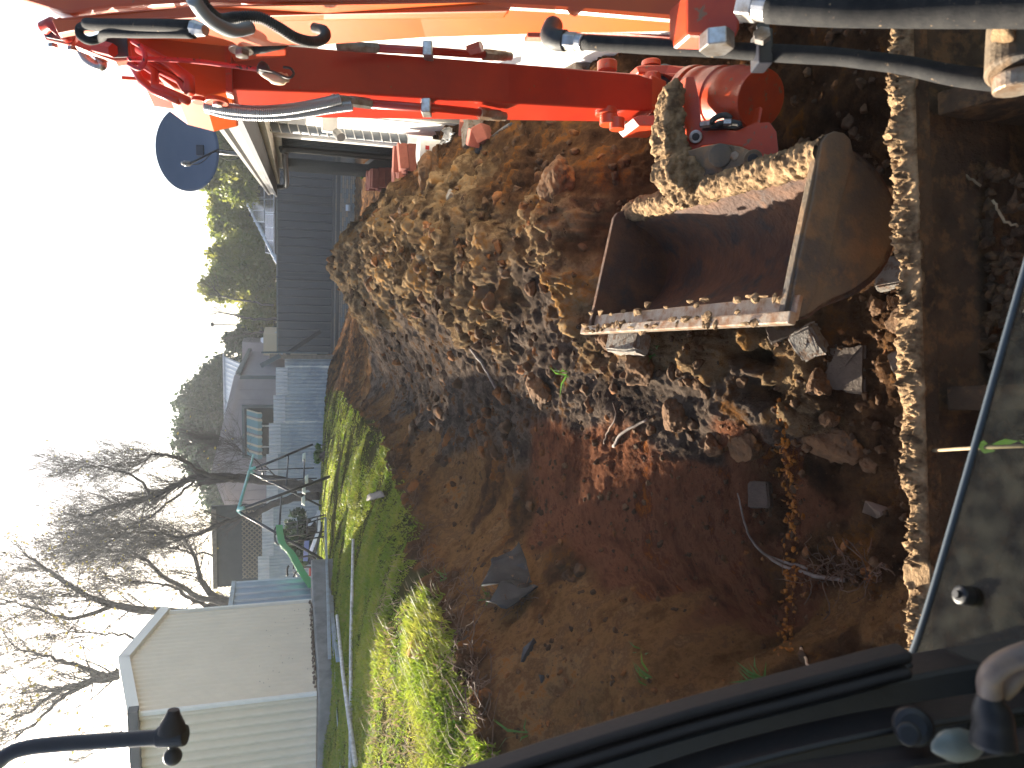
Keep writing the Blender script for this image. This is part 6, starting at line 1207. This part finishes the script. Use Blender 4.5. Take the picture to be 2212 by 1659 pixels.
# white tub with lettering, loose bricks beside it
tc0 = PX(906, 326, .62); tc1 = tc0-V(0, 0, .25); axd = unit(tc1-tc0); hT = np.linalg.norm(tc1-tc0)
tb_ = thing('plastic_tub', tc1, 'white plastic tub with black lettering and a red label, upright against the dark house wall', 'tub'); RTb = .100
MB().cyl(tc0, tc1, RTb, 40, RTb*.93).build('body', M['plastic_white'], tb_, 'auto', bevel=.004); MB().cyl(tc0-axd*.012, tc0+axd*.03, RTb*1.05, 40).build('lid', M['plastic_white'], tb_, 'auto', bevel=.003)
toC = unit((CC-tc0)*[1, 1, 0]); sR = unit(np.cross((0, 0, 1), toC))*1.0
def letter(txt, size, c_, m_, name, rot=0):
    cu = bpy.data.curves.new(name, 'FONT'); cu.body = txt; cu.size = size; cu.extrude = .0015; cu.align_x = 'CENTER'; cu.align_y = 'CENTER'; o = bpy.data.objects.new(name, cu); COL.objects.link(o)
    z_ = toC; y_ = V(0, 0, 1); x_ = np.cross(y_, z_); mw = Matrix([[*[x_[i], y_[i], z_[i]]] for i in range(3)]).to_4x4()
    me = o.to_mesh(); me2 = me.copy() if False else bpy.data.meshes.new_from_object(o); bpy.data.objects.remove(o); no = bpy.data.objects.new(name, me2); COL.objects.link(no)
    me2.transform(Matrix.Translation(Vector(c_-worldloc(tb_))) @ mw); me2.materials.clear(); me2.materials.append(M[m_]); no.parent = tb_; return no
mid = (tc0*.55+tc1*.45)+toC*(RTb+.004); xr = np.cross((0, 0, 1), toC)
letter('CO', .075, mid+V(0, 0, .0)-xr*.05, 'ink', 'lettering'); lb = MB().box(tc0*.28+tc1*.72+toC*(RTb*.97)-xr*.015, (.09, .075, .01), (xr, (0, 0, 1), toC)).build('label', M['label_red'], tb_)
letter('1', .05, tc0*.28+tc1*.72+toC*(RTb*.97+.007)-xr*.02, 'plastic_white', 'numeral'); MB().box(tc0*.82+tc1*.18+toC*(RTb*.97)+xr*.03, (.03, .03, .008), (xr, (0, 0, 1), toC)).build('small_mark', M['label_red'], tb_)
LB = ['lone pale brick end beside the white tub', 'red brick lying flat right of the white tub', 'red brick tilted over the flat one beside the white tub', 'mortar-caked pale brick leaning on the loose bricks', 'red brick at the near end of the loose group behind the arm']
for k, (tx, ty, a_, m_) in enumerate(((1030, 285, 30, 'paver'), (1040, 300, 80, 'brick'), (1022, 268, 60, 'brick'), (1045, 275, 10, 'paver'), (1062, 292, 100, 'brick'))):
    p = hit(tx, ty); ax = frame_at(R(a_), R(15-10*k), R(8*k)); tag(MB().cbox(p+V(0, 0, .05), (.21, .1, .07), .006, ax).build('brick', M[m_]), LB[k], 'brick')
mb = sheet('yellow_weed', [PY(778, 372, 15.3), PY(784, 372, 15.3), PY(790, 380, 15.3), PY(780, 388, 15.3)], 'yellow-green broad leaf at the far foot of the dark house wall', 'weed', 'weed', .003, 3, .03)
mb = MB().cyl(PY(752, 449, 23.4)-V(.09, 0, 0), PY(752, 449, 23.4)+V(.09, 0, 0), .07, 16); tag(mb.build('paint_tin', M['capping'], smooth='auto'), 'pale tin lying against the stacked stone wall', 'tin')

# bright orange crumbs along the foot of the red clay
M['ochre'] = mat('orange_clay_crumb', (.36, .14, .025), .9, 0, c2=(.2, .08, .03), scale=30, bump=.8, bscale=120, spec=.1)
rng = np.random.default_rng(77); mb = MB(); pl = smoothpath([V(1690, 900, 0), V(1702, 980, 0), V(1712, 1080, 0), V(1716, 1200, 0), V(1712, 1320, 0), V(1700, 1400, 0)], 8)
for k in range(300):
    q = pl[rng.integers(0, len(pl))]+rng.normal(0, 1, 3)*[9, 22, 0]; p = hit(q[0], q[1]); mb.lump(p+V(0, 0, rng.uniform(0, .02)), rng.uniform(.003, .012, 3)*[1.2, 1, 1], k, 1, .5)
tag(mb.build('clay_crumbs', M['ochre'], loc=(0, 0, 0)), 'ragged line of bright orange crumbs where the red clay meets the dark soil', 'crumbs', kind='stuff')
